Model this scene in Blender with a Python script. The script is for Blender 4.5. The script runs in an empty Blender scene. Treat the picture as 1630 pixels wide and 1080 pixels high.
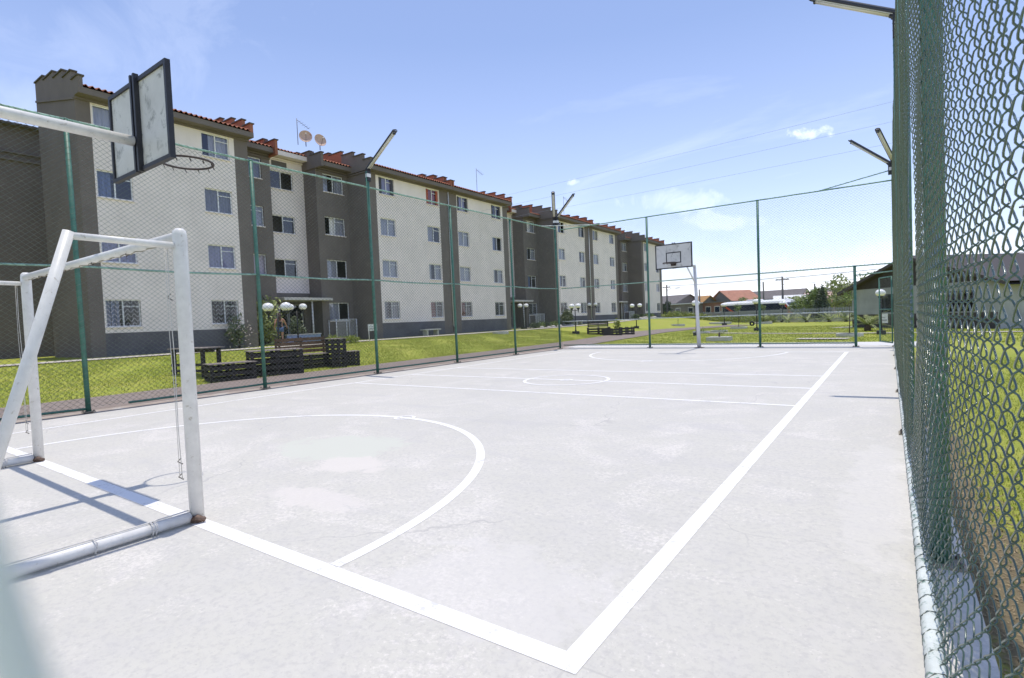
import bpy, math, random
import numpy as np
from mathutils import Vector, Matrix
R=math.radians
random.seed(7); rng=np.random.default_rng(7)
scene=bpy.context.scene
COL=scene.collection

# ------------------------------------------------------------------ terrain
def sm(t):
    t=np.clip(t,0,1); return t*t*(3-2*t)
def terrain(x,y):
    return -.08+.62*sm((-13-np.asarray(x,float))/10)+.35*np.exp(-((np.asarray(x,float)+22)**2/60+(np.asarray(y,float)-62)**2/150))
def hz(x,y): return float(terrain(x,y))

# ------------------------------------------------------------------ materials
def new_mat(name):
    m=bpy.data.materials.new(name); m.use_nodes=True
    nt=m.node_tree; b=nt.nodes['Principled BSDF']; return m,nt,b
def N(nt,t,**k):
    n=nt.nodes.new(t)
    for a,v in k.items(): setattr(n,a,v)
    return n
def noise(nt,scale,detail=4,rough=.6,coord='Object',dist=0.0,stretch=None):
    tc=N(nt,'ShaderNodeTexCoord'); n=N(nt,'ShaderNodeTexNoise')
    n.inputs['Scale'].default_value=scale; n.inputs['Detail'].default_value=detail; n.inputs['Roughness'].default_value=rough
    n.inputs['Distortion'].default_value=dist
    src=tc.outputs[coord]
    if stretch:
        mp=N(nt,'ShaderNodeMapping'); mp.inputs['Scale'].default_value=stretch
        nt.links.new(src,mp.inputs['Vector']); src=mp.outputs['Vector']
    nt.links.new(src,n.inputs['Vector']); return n.outputs['Fac']
def ramp(nt,fac,stops):
    r=N(nt,'ShaderNodeValToRGB'); e=r.color_ramp.elements
    while len(e)<len(stops): e.new(.5)
    for i,(p,c) in enumerate(stops):
        e[i].position=p; e[i].color=(*c,1) if len(c)==3 else c
    nt.links.new(fac,r.inputs['Fac']); return r.outputs['Color']
def mixc(nt,fac,a,b,mode='MIX'):
    m=N(nt,'ShaderNodeMix',data_type='RGBA',blend_type=mode)
    for s,v in ((m.inputs[0],fac),(m.inputs[6],a),(m.inputs[7],b)):
        if isinstance(v,(int,float)): s.default_value=v
        elif isinstance(v,tuple): s.default_value=(*v,1) if len(v)==3 else v
        else: nt.links.new(v,s)
    return m.outputs[2]
def bump(nt,b,fac,strength,dist=.01):
    bp=N(nt,'ShaderNodeBump'); bp.inputs['Strength'].default_value=strength; bp.inputs['Distance'].default_value=dist
    nt.links.new(fac,bp.inputs['Height']); nt.links.new(bp.outputs['Normal'],b.inputs['Normal'])
W1=(0,0,0);W2=(1,1,1)
def simple(name,c,rough=.6,var=.15,scale=6,dirt=None,dirt_amt=.5,bumpy=0,metal=0,bscale=60,spec=.5,stretch=None):
    m,nt,b=new_mat(name)
    f=noise(nt,scale,5,.65,stretch=stretch)
    lo=tuple(max(0,x*(1-var)) for x in c); hi=tuple(min(1,x*(1+var)) for x in c)
    col=ramp(nt,f,[(.3,lo),(.7,hi)])
    if dirt:
        f2=noise(nt,scale*2.3,8,.7,dist=.6)
        msk=ramp(nt,f2,[(1-dirt_amt*.5-.05,W1),(1-dirt_amt*.5+.06,W2)])
        col=mixc(nt,msk,col,dirt)
    nt.links.new(col,b.inputs['Base Color'])
    b.inputs['Roughness'].default_value=rough; b.inputs['Metallic'].default_value=metal
    b.inputs['Specular IOR Level'].default_value=spec
    if bumpy: bump(nt,b,noise(nt,bscale,4,.6),bumpy)
    return m
M={}
def court_mat():
    m,nt,b=new_mat('court_paint'); tc=N(nt,'ShaderNodeTexCoord')
    big=noise(nt,.35,6,.62); mid=noise(nt,2.2,8,.7); fine=noise(nt,38,6,.75); blot=noise(nt,.9,8,.68,dist=1.2)
    c=ramp(nt,big,[(.3,(.54,.525,.475)),(.5,(.578,.56,.498)),(.7,(.60,.578,.515))])
    c=mixc(nt,ramp(nt,mid,[(.45,W1),(.75,(.5,.5,.5))]),c,(.60,.575,.545))
    # scattered scuffs where the paint has flaked to paler screed
    fl=N(nt,'ShaderNodeMath',operation='MULTIPLY'); nt.links.new(blot,fl.inputs[0]); nt.links.new(fine,fl.inputs[1])
    c=mixc(nt,ramp(nt,fl.outputs[0],[(.27,W1),(.325,(.9,.9,.9))]),c,(.69,.655,.60))
    sp=noise(nt,70,3,.8)
    c=mixc(nt,ramp(nt,sp,[(.61,W1),(.70,(.7,.7,.7))]),c,(.36,.34,.31))
    g1=noise(nt,26,5,.7); c=mixc(nt,ramp(nt,g1,[(.36,(.55,.55,.55)),(.52,W1)]),c,(.45,.435,.41))
    g2=noise(nt,5.5,8,.72,dist=.4); c=mixc(nt,ramp(nt,g2,[(.33,(.35,.35,.35)),(.5,W1)]),c,(.49,.475,.455))
    st=noise(nt,1.3,6,.65,stretch=(.35,1.4,1)); c=mixc(nt,ramp(nt,st,[(.30,(.45,.45,.45)),(.46,W1)]),c,(.48,.468,.455))
    bk=N(nt,'ShaderNodeTexBrick'); bk.offset=0; bk.inputs['Scale'].default_value=1; bk.inputs['Brick Width'].default_value=3.62; bk.inputs['Row Height'].default_value=4.1; bk.inputs['Mortar Size'].default_value=.006
    bk.inputs['Color1'].default_value=bk.inputs['Color2'].default_value=(0,0,0,1); bk.inputs['Mortar'].default_value=(.3,.3,.3,1); nt.links.new(tc.outputs['Object'],bk.inputs['Vector'])
    c=mixc(nt,bk.outputs['Color'],c,(.36,.35,.34))
    # worn patch near the penalty area
    sep=N(nt,'ShaderNodeSeparateXYZ'); nt.links.new(tc.outputs['Object'],sep.inputs[0])
    def patch(cx,cy,sx,sy,thr,col,c,ns,amt=.7):
        mp=N(nt,'ShaderNodeMapping'); mp.inputs['Location'].default_value=(-cx/sx,-cy/sy,0); mp.inputs['Scale'].default_value=(1/sx,1/sy,1)
        nt.links.new(tc.outputs['Object'],mp.inputs['Vector'])
        ln=N(nt,'ShaderNodeVectorMath',operation='LENGTH'); nt.links.new(mp.outputs['Vector'],ln.inputs[0])
        nn=noise(nt,ns,8,.65,dist=.8); a=N(nt,'ShaderNodeMath',operation='MULTIPLY_ADD'); nt.links.new(nn,a.inputs[0]); a.inputs[1].default_value=-1.6; a.inputs[2].default_value=.8
        s=N(nt,'ShaderNodeMath',operation='ADD'); nt.links.new(ln.outputs['Value'],s.inputs[0]); nt.links.new(a.outputs[0],s.inputs[1])
        k=ramp(nt,s.outputs[0],[(thr-.12,(amt,amt,amt)),(thr+.03,W1)])
        return mixc(nt,k,c,col)
    c=patch(-4.15,2.0,1.1,.75,.75,(.585,.59,.515),c,1.7,.95)
    c=patch(-3.35,1.55,.7,.4,.7,(.66,.62,.565),c,2.6,.85)
    c=patch(-2.75,.75,.9,.35,.6,(.66,.62,.57),c,3.1,.7)
    c=patch(-.6,.35,1.2,.9,.55,(.64,.615,.58),c,2.3,.45)
    c=patch(.95,3.0,.35,2.6,.62,(.67,.645,.60),c,3.0,.35)
    # hairline cracks
    vo=N(nt,'ShaderNodeTexVoronoi',feature='DISTANCE_TO_EDGE'); vo.inputs['Scale'].default_value=.33
    wn=N(nt,'ShaderNodeTexNoise'); wn.inputs['Scale'].default_value=1.3; wn.inputs['Detail'].default_value=8
    nt.links.new(tc.outputs['Object'],wn.inputs['Vector'])
    mx=N(nt,'ShaderNodeVectorMath',operation='MULTIPLY_ADD'); nt.links.new(wn.outputs['Color'],mx.inputs[0]); mx.inputs[1].default_value=(.9,.9,0); nt.links.new(tc.outputs['Object'],mx.inputs[2])
    nt.links.new(mx.outputs[0],vo.inputs['Vector'])
    ck=ramp(nt,vo.outputs['Distance'],[(0,(.55,.55,.55)),(.0022,W1)])
    gate=ramp(nt,noise(nt,.5,2),[(.5,W1),(.56,W2)])
    ckm=mixc(nt,1.0,ck,gate,'MULTIPLY')
    c=mixc(nt,ckm,c,(.36,.35,.34))
    nt.links.new(c,b.inputs['Base Color']); b.inputs['Roughness'].default_value=.72; b.inputs['Specular IOR Level'].default_value=.3
    bump(nt,b,fine,.25,.004)
    return m
M['court']=court_mat()
def line_mat():
    m,nt,b=new_mat('line_paint')
    f=noise(nt,24,8,.75); g=noise(nt,3,5)
    k=N(nt,'ShaderNodeMath',operation='MULTIPLY'); nt.links.new(f,k.inputs[0]); nt.links.new(g,k.inputs[1])
    c=mixc(nt,ramp(nt,k.outputs[0],[(.295,W1),(.35,(.9,.9,.9))]),(.86,.85,.83),(.62,.61,.585))
    nt.links.new(c,b.inputs['Base Color']); b.inputs['Roughness'].default_value=.6
    return m
M['line']=line_mat()
def lawn_mat():
    m,nt,b=new_mat('lawn')
    big=noise(nt,.22,5,.6); mid=noise(nt,1.6,7,.7); fine=noise(nt,22,6,.75); vf=noise(nt,90,3,.8)
    c=ramp(nt,big,[(.32,(.34,.37,.06)),(.5,(.44,.44,.085)),(.68,(.51,.47,.115))])
    c=mixc(nt,ramp(nt,mid,[(.35,(.6,.6,.6)),(.62,W1)]),c,(.28,.36,.04))
    c=mixc(nt,ramp(nt,mid,[(.6,W1),(.78,(.6,.6,.6))]),c,(.48,.43,.14))
    c=mixc(nt,ramp(nt,fine,[(.35,(.55,.55,.55)),(.6,W1)]),c,(.16,.22,.02))
    c=mixc(nt,ramp(nt,vf,[(.6,W1),(.8,(.5,.5,.5))]),c,(.5,.5,.14))
    # bare dry margin beside the right-hand kerb
    tc=N(nt,'ShaderNodeTexCoord'); sep=N(nt,'ShaderNodeSeparateXYZ'); nt.links.new(tc.outputs['Object'],sep.inputs[0])
    d=N(nt,'ShaderNodeMath',operation='SUBTRACT'); nt.links.new(sep.outputs['X'],d.inputs[0]); d.inputs[1].default_value=1.46
    ab=N(nt,'ShaderNodeMath',operation='ABSOLUTE'); nt.links.new(d.outputs[0],ab.inputs[0])
    ad=N(nt,'ShaderNodeMath',operation='MULTIPLY_ADD'); nt.links.new(mid,ad.inputs[0]); ad.inputs[1].default_value=.7; nt.links.new(ab.outputs[0],ad.inputs[2])
    c=mixc(nt,ramp(nt,ad.outputs[0],[(.44,(.92,.92,.92)),(.56,W1)]),c,mixc(nt,fine,(.13,.09,.055),(.30,.24,.16)))
    nt.links.new(c,b.inputs['Base Color']); b.inputs['Roughness'].default_value=.85; b.inputs['Specular IOR Level'].default_value=.2
    bump(nt,b,fine,.9,.03)
    return m
M['lawn']=lawn_mat()
def blade_mat():
    m,nt,b=new_mat('grass_blade')
    f=noise(nt,1.6,6,.7); g=noise(nt,60,2,.5)
    c=ramp(nt,f,[(.3,(.31,.37,.06)),(.5,(.44,.46,.095)),(.72,(.58,.53,.17))])
    c=mixc(nt,g,c,(.40,.45,.06)); nt.links.new(c,b.inputs['Base Color']); b.inputs['Roughness'].default_value=.6
    b.inputs['Subsurface Weight'].default_value=0; return m
M['blade']=blade_mat()
def paver_mat():
    m,nt,b=new_mat('path_paver'); tc=N(nt,'ShaderNodeTexCoord')
    br=N(nt,'ShaderNodeTexBrick'); br.inputs['Scale'].default_value=4.5; br.inputs['Mortar Size'].default_value=.02
    br.inputs['Color1'].default_value=(.25,.20,.175,1); br.inputs['Color2'].default_value=(.31,.255,.225,1); br.inputs['Mortar'].default_value=(.15,.125,.10,1)
    nt.links.new(tc.outputs['Object'],br.inputs['Vector'])
    f=noise(nt,2.0,8,.7); c=mixc(nt,ramp(nt,f,[(.45,W1),(.7,(.75,.75,.75))]),br.outputs['Color'],(.22,.175,.13))
    nt.links.new(c,b.inputs['Base Color']); b.inputs['Roughness'].default_value=.85; bump(nt,b,noise(nt,40,4),.4); return m
M['paver']=paver_mat()
M['walk']=simple('walk_concrete',(.48,.44,.38),.85,.18,1.2,dirt=(.33,.29,.22),dirt_amt=.8,bumpy=.3)
M['kerb']=simple('kerb_concrete',(.36,.30,.25),.9,.25,1.1,dirt=(.5,.47,.42),dirt_amt=.85,bumpy=.4)
M['apron']=simple('apron_concrete',(.62,.61,.59),.85,.1,.8,dirt=(.5,.48,.45),dirt_amt=.7,bumpy=.2)
M['asphalt']=simple('asphalt',(.06,.06,.06),.9,.2,2)
def stucco(name,c,st=None,amt=.16,vs=.9):
    m,nt,b=new_mat(name)
    f=noise(nt,vs,6,.6); s=noise(nt,1.0,8,.7,stretch=(3.0,3.0,.22)); g=noise(nt,55,3,.6)
    lo=tuple(x*(1-amt) for x in c); hi=tuple(min(1,x*(1+amt*.6)) for x in c)
    col=ramp(nt,f,[(.35,lo),(.65,hi)])
    if st: col=mixc(nt,ramp(nt,s,[(.56,W1),(.75,(.55,.55,.55))]),col,st)
    nt.links.new(col,b.inputs['Base Color']); b.inputs['Roughness'].default_value=.9; b.inputs['Specular IOR Level'].default_value=.2
    bump(nt,b,g,.25,.008); return m
M['cream']=stucco('cream_stucco',(.88,.79,.738),(.75,.665,.61),.06)
M['dark']=stucco('dark_stucco',(.198,.17,.152),(.168,.144,.129),.09)
M['base']=stucco('base_stucco',(.15,.143,.155),(.125,.118,.12))
M['brick_red']=stucco('red_parapet',(.36,.145,.09),(.26,.10,.065))
M['cap']=simple('cap_concrete',(.12,.105,.095),.9,.2,3)
M['tile']=simple('clay_tile',(.42,.155,.085),.8,.3,5,dirt=(.20,.09,.06),dirt_amt=.7,bumpy=.3)
M['alu']=simple('window_alu',(.82,.82,.82),.4,.08,4)
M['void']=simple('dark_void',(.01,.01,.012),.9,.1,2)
M['louvre']=simple('louvre_grey',(.13,.13,.13),.7,.1,4)
def glass_mat(name,tint,fac,rough=.02):
    m,nt,b=new_mat(name); nt.nodes.remove(b); o=nt.nodes['Material Output']
    t=N(nt,'ShaderNodeBsdfTransparent'); t.inputs['Color'].default_value=(*tint,1)
    g=N(nt,'ShaderNodeBsdfGlossy'); g.inputs['Roughness'].default_value=rough; g.inputs['Color'].default_value=(.9,.92,1,1)
    bp=N(nt,'ShaderNodeBump'); bp.inputs['Strength'].default_value=.08; bp.inputs['Distance'].default_value=.05
    nt.links.new(noise(nt,1.4,2),bp.inputs['Height']); nt.links.new(bp.outputs['Normal'],g.inputs['Normal'])
    lw=N(nt,'ShaderNodeLayerWeight'); lw.inputs['Blend'].default_value=.25
    a=N(nt,'ShaderNodeMath',operation='MULTIPLY_ADD'); nt.links.new(lw.outputs['Fresnel'],a.inputs[0]); a.inputs[1].default_value=.6; a.inputs[2].default_value=fac
    mx=N(nt,'ShaderNodeMixShader'); nt.links.new(a.outputs[0],mx.inputs[0]); nt.links.new(t.outputs[0],mx.inputs[1]); nt.links.new(g.outputs[0],mx.inputs[2])
    nt.links.new(mx.outputs[0],o.inputs['Surface']); return m
M['glass']=glass_mat('window_glass',(.70,.72,.80),.075)
def curtain_mat(name,c):
    m,nt,b=new_mat(name); f=noise(nt,14,3,.5,stretch=(1,1,.08))
    col=ramp(nt,f,[(.3,tuple(x*.75 for x in c)),(.7,c)]); nt.links.new(col,b.inputs['Base Color']); b.inputs['Roughness'].default_value=.9; return m
for k,c in dict(white=(.85,.83,.80),lilac=(.62,.57,.68),blue=(.42,.50,.66),red=(.62,.12,.05),grey=(.45,.44,.44),tan=(.62,.5,.36)).items(): M['cur_'+k]=curtain_mat('curtain_'+k,c)
M['shutter']=simple('shutter_dark',(.05,.05,.06),.6,.1,4)
M['shutter_red']=simple('shutter_red',(.38,.08,.035),.6,.1,4)
M['post']=simple('post_green',(.06,.17,.125),.5,.3,7,dirt=(.20,.13,.07),dirt_amt=.62,bumpy=.15)
M['rail']=simple('rail_green',(.26,.42,.33),.5,.3,9,dirt=(.12,.24,.17),dirt_amt=.85,bumpy=.2)
M['railpale']=simple('rail_pale',(.62,.66,.62),.5,.12,6,dirt=(.13,.22,.17),dirt_amt=.85,bumpy=.2)
def wire_mat():
    m,nt,b=new_mat('wire_green'); f=noise(nt,9,4,.6)
    c=ramp(nt,f,[(.3,(.07,.09,.075)),(.55,(.12,.15,.125)),(.72,(.26,.28,.22))])
    nt.links.new(c,b.inputs['Base Color']); b.inputs['Roughness'].default_value=.28; b.inputs['Specular IOR Level'].default_value=.8; return m
M['wire']=wire_mat()
M['wire_dark']=simple('wire_olive',(.052,.10,.074),.22,.35,9,dirt=(.17,.15,.10),dirt_amt=.5,spec=1.0)
M['plate']=simple('plate_rusty',(.30,.27,.20),.7,.25,12,dirt=(.22,.10,.05),dirt_amt=.8,bumpy=.3)
M['bolt']=simple('bolt_steel',(.12,.10,.09),.5,.2,10,metal=.5)
M['white_paint']=simple('white_paint',(.74,.73,.70),.42,.09,11,dirt=(.42,.38,.31),dirt_amt=.70,bumpy=.12,bscale=25)
M['white_pole']=simple('white_pole',(.70,.70,.70),.45,.08,5,dirt=(.4,.36,.3),dirt_amt=.5)
M['rust']=simple('rust_steel',(.17,.115,.085),.85,.4,14,dirt=(.12,.06,.03),dirt_amt=.9,bumpy=.5)
M['board']=simple('board_plywood',(.64,.63,.60),.6,.12,2.5,dirt=(.30,.30,.28),dirt_amt=.80)
M['black_steel']=simple('black_steel',(.022,.022,.028),.5,.3,6,dirt=(.10,.05,.03),dirt_amt=.5)
M['brown_steel']=simple('rim_steel',(.05,.035,.03),.55,.3,8)
M['lamp_body']=simple('batten_steel',(.03,.033,.045),.45,.2,8,dirt=(.28,.28,.30),dirt_amt=.6)
M['lamp_tube']=simple('tube_glass',(.70,.66,.56),.25,.08,6,dirt=(.35,.30,.22),dirt_amt=.6)
M['bracket']=simple('bracket_white',(.75,.75,.75),.5,.05,4)
def globe_mat():
    m,nt,b=new_mat('opal_globe'); b.inputs['Base Color'].default_value=(.86,.85,.82,1); b.inputs['Roughness'].default_value=.3
    b.inputs['Subsurface Weight'].default_value=.4; b.inputs['Subsurface Radius'].default_value=(.1,.1,.1)
    f=noise(nt,5,4); nt.links.new(ramp(nt,f,[(.4,(.92,.91,.88)),(.7,(.96,.96,.94))]),b.inputs['Base Color']); return m
M['globe']=globe_mat()
M['iron']=simple('lamp_iron',(.02,.02,.022),.5,.3,10)
M['dkbase']=simple('lamp_base',(.05,.05,.05),.85,.25,8,bumpy=.3)
M['pallet']=simple('pallet_dark',(.035,.030,.028),.75,.35,8,dirt=(.085,.065,.05),dirt_amt=.75,bumpy=.3,stretch=(1,1,4))
M['pallet_top']=simple('pallet_top',(.26,.22,.19),.8,.25,8,dirt=(.13,.10,.085),dirt_amt=.8,bumpy=.3)
M['wood']=simple('bench_wood',(.17,.10,.05),.7,.3,6,dirt=(.09,.055,.035),dirt_amt=.7,stretch=(1,4,1))
M['planter']=simple('planter_concrete',(.50,.49,.47),.85,.12,5,dirt=(.30,.29,.26),dirt_amt=.7,bumpy=.3)
M['soil']=simple('soil',(.05,.035,.025),.95,.3,9,bumpy=.6)
M['bark']=simple('bark',(.09,.065,.045),.9,.35,12,bumpy=.5)
def leaf_mat(name,c,var=.45,scale=2.2):
    m,nt,b=new_mat(name); f=noise(nt,scale,6,.75); g=noise(nt,scale*9,3,.6)
    col=ramp(nt,f,[(.28,tuple(x*(1-var) for x in c)),(.72,tuple(x*(1+var) for x in c))])
    col=mixc(nt,ramp(nt,g,[(.35,W1),(.75,(.6,.6,.6))]),col,tuple(x*1.5 for x in c)); nt.links.new(col,b.inputs['Base Color'])
    b.inputs['Roughness'].default_value=.55; return m
M['leaf_a']=leaf_mat('leaf_mid',(.17,.23,.06)); M['leaf_b']=leaf_mat('leaf_dark',(.05,.075,.035)); M['leaf_c']=leaf_mat('leaf_pale',(.30,.34,.12))
M['leaf_d']=leaf_mat('leaf_yellow',(.25,.29,.05)); M['leaf_e']=leaf_mat('leaf_grey',(.12,.145,.075)); M['flower']=leaf_mat('petal_pale',(.6,.5,.45),.2)
M['skin']=simple('skin',(.42,.22,.14),.5,.06,8); M['hair']=simple('hair_brown',(.06,.025,.015),.6,.3,20); M['top_black']=simple('top_black',(.015,.015,.018),.8,.2,10)
M['denim']=simple('denim',(.09,.14,.28),.85,.2,14); M['shoe']=simple('shoe_dark',(.03,.025,.03),.6,.2,9)
M['stone']=simple('stone_pale',(.55,.52,.47),.85,.15,5,bumpy=.4)
M['blue_tile']=simple('blue_panel',(.20,.26,.42),.5,.12,5)
M['roof_dark']=simple('roof_charcoal',(.06,.053,.052),.85,.25,3,stretch=(1,6,1)); M['club_wall']=stucco('club_grey',(.40,.41,.41),(.33,.33,.32))
M['club_base']=stucco('club_base',(.10,.088,.085),(.08,.07,.07))
M['house_white']=stucco('house_white',(.60,.57,.53),(.45,.42,.38)); M['house_red']=stucco('house_red',(.28,.15,.12),(.2,.11,.09)); M['house_orange']=stucco('house_orange',(.62,.28,.12),(.5,.2,.1))
M['house_grey']=stucco('house_grey',(.22,.20,.20),(.16,.15,.15)); M['house_pink']=stucco('house_pink',(.58,.42,.36),(.45,.33,.28))
M['roof_orange']=simple('roof_orange',(.44,.21,.14),.85,.2,2); M['roof_grey']=simple('roof_grey',(.16,.145,.14),.85,.2,2); M['roof_white']=simple('roof_white',(.75,.75,.74),.6,.08,2); M['roof_pink']=simple('roof_pink',(.52,.36,.30),.85,.15,2); M['roof_ochre']=simple('roof_ochre',(.40,.22,.08),.85,.15,2)
M['bus_white']=simple('bus_white',(.9,.9,.9),.25,.03,2); M['bus_glass']=simple('bus_glass',(.018,.025,.055),.12,.2,2,spec=.8); M['bus_grey']=simple('bus_grey',(.25,.26,.29),.3,.1,2); M['bus_red']=simple('bus_red',(.55,.07,.03),.3,.1,2); M['bus_orange']=simple('bus_orange',(.65,.2,.04),.3,.1,2)
M['rubber']=simple('rubber',(.02,.02,.02),.8,.2,8)
M['fence_grey']=simple('fence_grey',(.36,.365,.38),.6,.12,5); M['cabinet']=simple('cabinet_grey',(.36,.37,.34),.5,.08,4)
M['pole']=simple('utility_pole',(.13,.125,.12),.9,.2,5); M['cable']=simple('cable_black',(.03,.03,.035),.7,.1,3); M['skycable']=simple('cable_faint',(.30,.34,.42),.7,.1,3)  # skycable is paled to blue-grey so the cables look faint against the sky
M['dish']=simple('dish_rusty',(.60,.42,.33),.6,.15,4,dirt=(.40,.16,.09),dirt_amt=.75); M['blue_paint']=simple('blue_paint',(.02,.06,.38),.35,.1,3)
M['sign_white']=simple('sign_white',(.74,.74,.73),.5,.05,4); M['rope']=simple('rope_white',(.62,.6,.56),.8,.12,20)

# ------------------------------------------------------------------ mesh builder
class MB:
    def __init__(s): s.v=[];s.f=[];s.m=[];s.mats=[]
    def mi(s,m):
        if m not in s.mats: s.mats.append(m)
        return s.mats.index(m)
    def add(s,vs,fs,m):
        o=len(s.v); s.v.extend([tuple(x) for x in vs]); i=s.mi(m)
        for f in fs: s.f.append(tuple(a+o for a in f)); s.m.append(i)
        return s
    def quad(s,a,b,c,d,m): return s.add([a,b,c,d],[(0,1,2,3)],m)
    def box(s,x0,x1,y0,y1,z0,z1,m,mx=None):
        vs=[(x,y,z) for z in (z0,z1) for y in (y0,y1) for x in (x0,x1)]
        if mx is not None: vs=[mx@Vector(v) for v in vs]
        return s.add(vs,[(0,2,3,1),(4,5,7,6),(0,1,5,4),(2,6,7,3),(0,4,6,2),(1,3,7,5)],m)
    def tube(s,pts,r,m,n=8,cap=True):
        pts=[Vector(p) for p in pts]; rs=r if isinstance(r,(list,tuple)) else [r]*len(pts)
        vs=[];fs=[]; up=None
        for i,p in enumerate(pts):
            t=(pts[min(i+1,len(pts)-1)]-pts[max(i-1,0)]).normalized()
            if up is None: up=Vector((0,0,1)) if abs(t.z)<.9 else Vector((1,0,0))
            a=(up-t*up.dot(t)).normalized(); b=t.cross(a); up=a
            for k in range(n):
                an=2*math.pi*k/n; vs.append(p+(a*math.cos(an)+b*math.sin(an))*rs[i])
        for i in range(len(pts)-1):
            for k in range(n): fs.append((i*n+k,i*n+(k+1)%n,(i+1)*n+(k+1)%n,(i+1)*n+k))
        if cap: fs.append(tuple(reversed(range(n)))); fs.append(tuple((len(pts)-1)*n+k for k in range(n)))
        return s.add(vs,fs,m)
    def lathe(s,prof,m,c=(0,0,0),n=16):
        vs=[];fs=[]
        for r,z in prof:
            for k in range(n):
                a=2*math.pi*k/n; vs.append((c[0]+r*math.cos(a),c[1]+r*math.sin(a),c[2]+z))
        for i in range(len(prof)-1):
            for k in range(n): fs.append((i*n+k,i*n+(k+1)%n,(i+1)*n+(k+1)%n,(i+1)*n+k))
        fs.append(tuple(reversed(range(n)))); fs.append(tuple((len(prof)-1)*n+k for k in range(n)))
        return s.add(vs,fs,m)
    def prism(s,poly,axis,a0,a1,m,mx=None):   # polygon in the two other axes, extruded along axis
        def P(p,a): return (a,p[0],p[1]) if axis=='x' else (p[0],a,p[1]) if axis=='y' else (p[0],p[1],a)
        vs=[P(p,a0) for p in poly]+[P(p,a1) for p in poly]; n=len(poly)
        if mx is not None: vs=[mx@Vector(v) for v in vs]
        return s.add(vs,[tuple(range(n)),tuple(range(2*n-1,n-1,-1))]+[(i,n+i,n+(i+1)%n,(i+1)%n) for i in range(n)],m)
    def build(s,name,parent=None,smooth=False,off=None,bevel=0):
        me=bpy.data.meshes.new(name)
        o3=Vector(off) if off is not None else (world_loc(parent) if parent is not None and not parent.get('_local') else Vector((0,0,0)))
        me.from_pydata([tuple(Vector(v)-o3) for v in s.v],[],s.f)
        for m in s.mats: me.materials.append(m)
        me.polygons.foreach_set('material_index',s.m)
        if smooth: me.polygons.foreach_set('use_smooth',[True]*len(s.f))
        me.update()
        o=bpy.data.objects.new(name,me); COL.objects.link(o); o.parent=parent
        if parent is not None and parent.get('_local'): o['_local']=1
        if smooth=='auto':
            pass
        if bevel:
            b=o.modifiers.new('Bevel','BEVEL'); b.width=bevel; b.segments=2; b.limit_method='ANGLE'
        return o
def world_loc(o):
    v=Vector((0,0,0))
    while o is not None: v+=Vector(o.location); o=o.parent
    return v
def np_mesh(name,V,Q,mat,parent=None,smooth=True,off=None):
    me=bpy.data.meshes.new(name); V=np.asarray(V,np.float32)
    if off is None and parent is not None: off=np.array(world_loc(parent))
    if off is not None: V=V-np.asarray(off,np.float32)
    k=Q.shape[1]
    me.vertices.add(len(V)); me.vertices.foreach_set('co',V.astype(np.float32).ravel())
    me.loops.add(Q.size); me.loops.foreach_set('vertex_index',Q.astype(np.int32).ravel())
    me.polygons.add(len(Q)); me.polygons.foreach_set('loop_start',np.arange(0,Q.size,k,dtype=np.int32))
    try: me.polygons.foreach_set('loop_total',np.full(len(Q),k,np.int32))
    except Exception: pass
    if smooth: me.polygons.foreach_set('use_smooth',np.ones(len(Q),bool))
    me.materials.append(mat); me.update(calc_edges=True)
    o=bpy.data.objects.new(name,me); COL.objects.link(o); o.parent=parent; return o
def tag(o,label=None,cat=None,group=None,kind=None):
    if label: o['label']=label
    if cat: o['category']=cat
    if group: o['group']=group
    if kind: o['kind']=kind
    return o
def thing(name,label,cat,loc=(0,0,0),rz=0,group=None,local=False):
    o=bpy.data.objects.new(name,None); o.empty_display_size=.2; COL.objects.link(o); o.location=loc; o.rotation_euler=(0,0,rz)
    if local or rz: o['_local']=1
    return tag(o,label,cat,group)
def copy_tree(o,parent=None):
    c=o.copy(); COL.objects.link(c); c.parent=parent
    for ch in list(o.children): copy_tree(ch,c)
    return c

# ------------------------------------------------------------------ ground
def grid_mesh(name,xs,ys,zf,mat,dz=0):
    X,Y=np.meshgrid(xs,ys); Z=zf(X,Y)+dz; V=np.stack([X,Y,Z],-1).reshape(-1,3); nx=len(xs); ny=len(ys)
    i=np.arange(nx*ny).reshape(ny,nx); Q=np.stack([i[:-1,:-1],i[:-1,1:],i[1:,1:],i[1:,:-1]],-1).reshape(-1,4)
    return np_mesh(name,V,Q,mat)
xs=np.concatenate([np.linspace(-900,-60,12)[:-1],np.arange(-60,20,.8),np.linspace(20,900,14)])
ys=np.concatenate([np.linspace(-300,-20,6)[:-1],np.arange(-20,90,.8),np.linspace(90,1500,16)])
tag(grid_mesh('lawn',xs,ys,terrain,M['lawn']),kind='structure')
def strip(name,pts,w,mat,dz=.035,step=.5):
    pts=[Vector((p[0],p[1])) for p in pts]; P=[]
    for a,b in zip(pts[:-1],pts[1:]):
        n=max(1,int((b-a).length/step)); P+= [a.lerp(b,k/n) for k in range(n)]
    P.append(pts[-1]); V=[]
    nw=6
    for i,p in enumerate(P):
        t=(P[min(i+1,len(P)-1)]-P[max(0,i-1)]).normalized(); nn=Vector((-t.y,t.x))
        for k in range(nw+1):
            q=p+nn*w*(k/nw-.5); V.append((q.x,q.y,hz(q.x,q.y)+dz))
    V=np.array(V); i=np.arange(len(V)).reshape(-1,nw+1); Q=np.stack([i[:-1,:-1],i[:-1,1:],i[1:,1:],i[1:,:-1]],-1).reshape(-1,4)
    o=np_mesh(name,V,Q,mat); tag(o,kind='structure'); return o
strip('path',[(-12.72,-9),(-12.72,18),(-12.9,24),(-13.6,32),(-14.1,38),(-13.6,44),(-12.2,49),(-10.5,53)],2.75,M['paver'])
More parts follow.
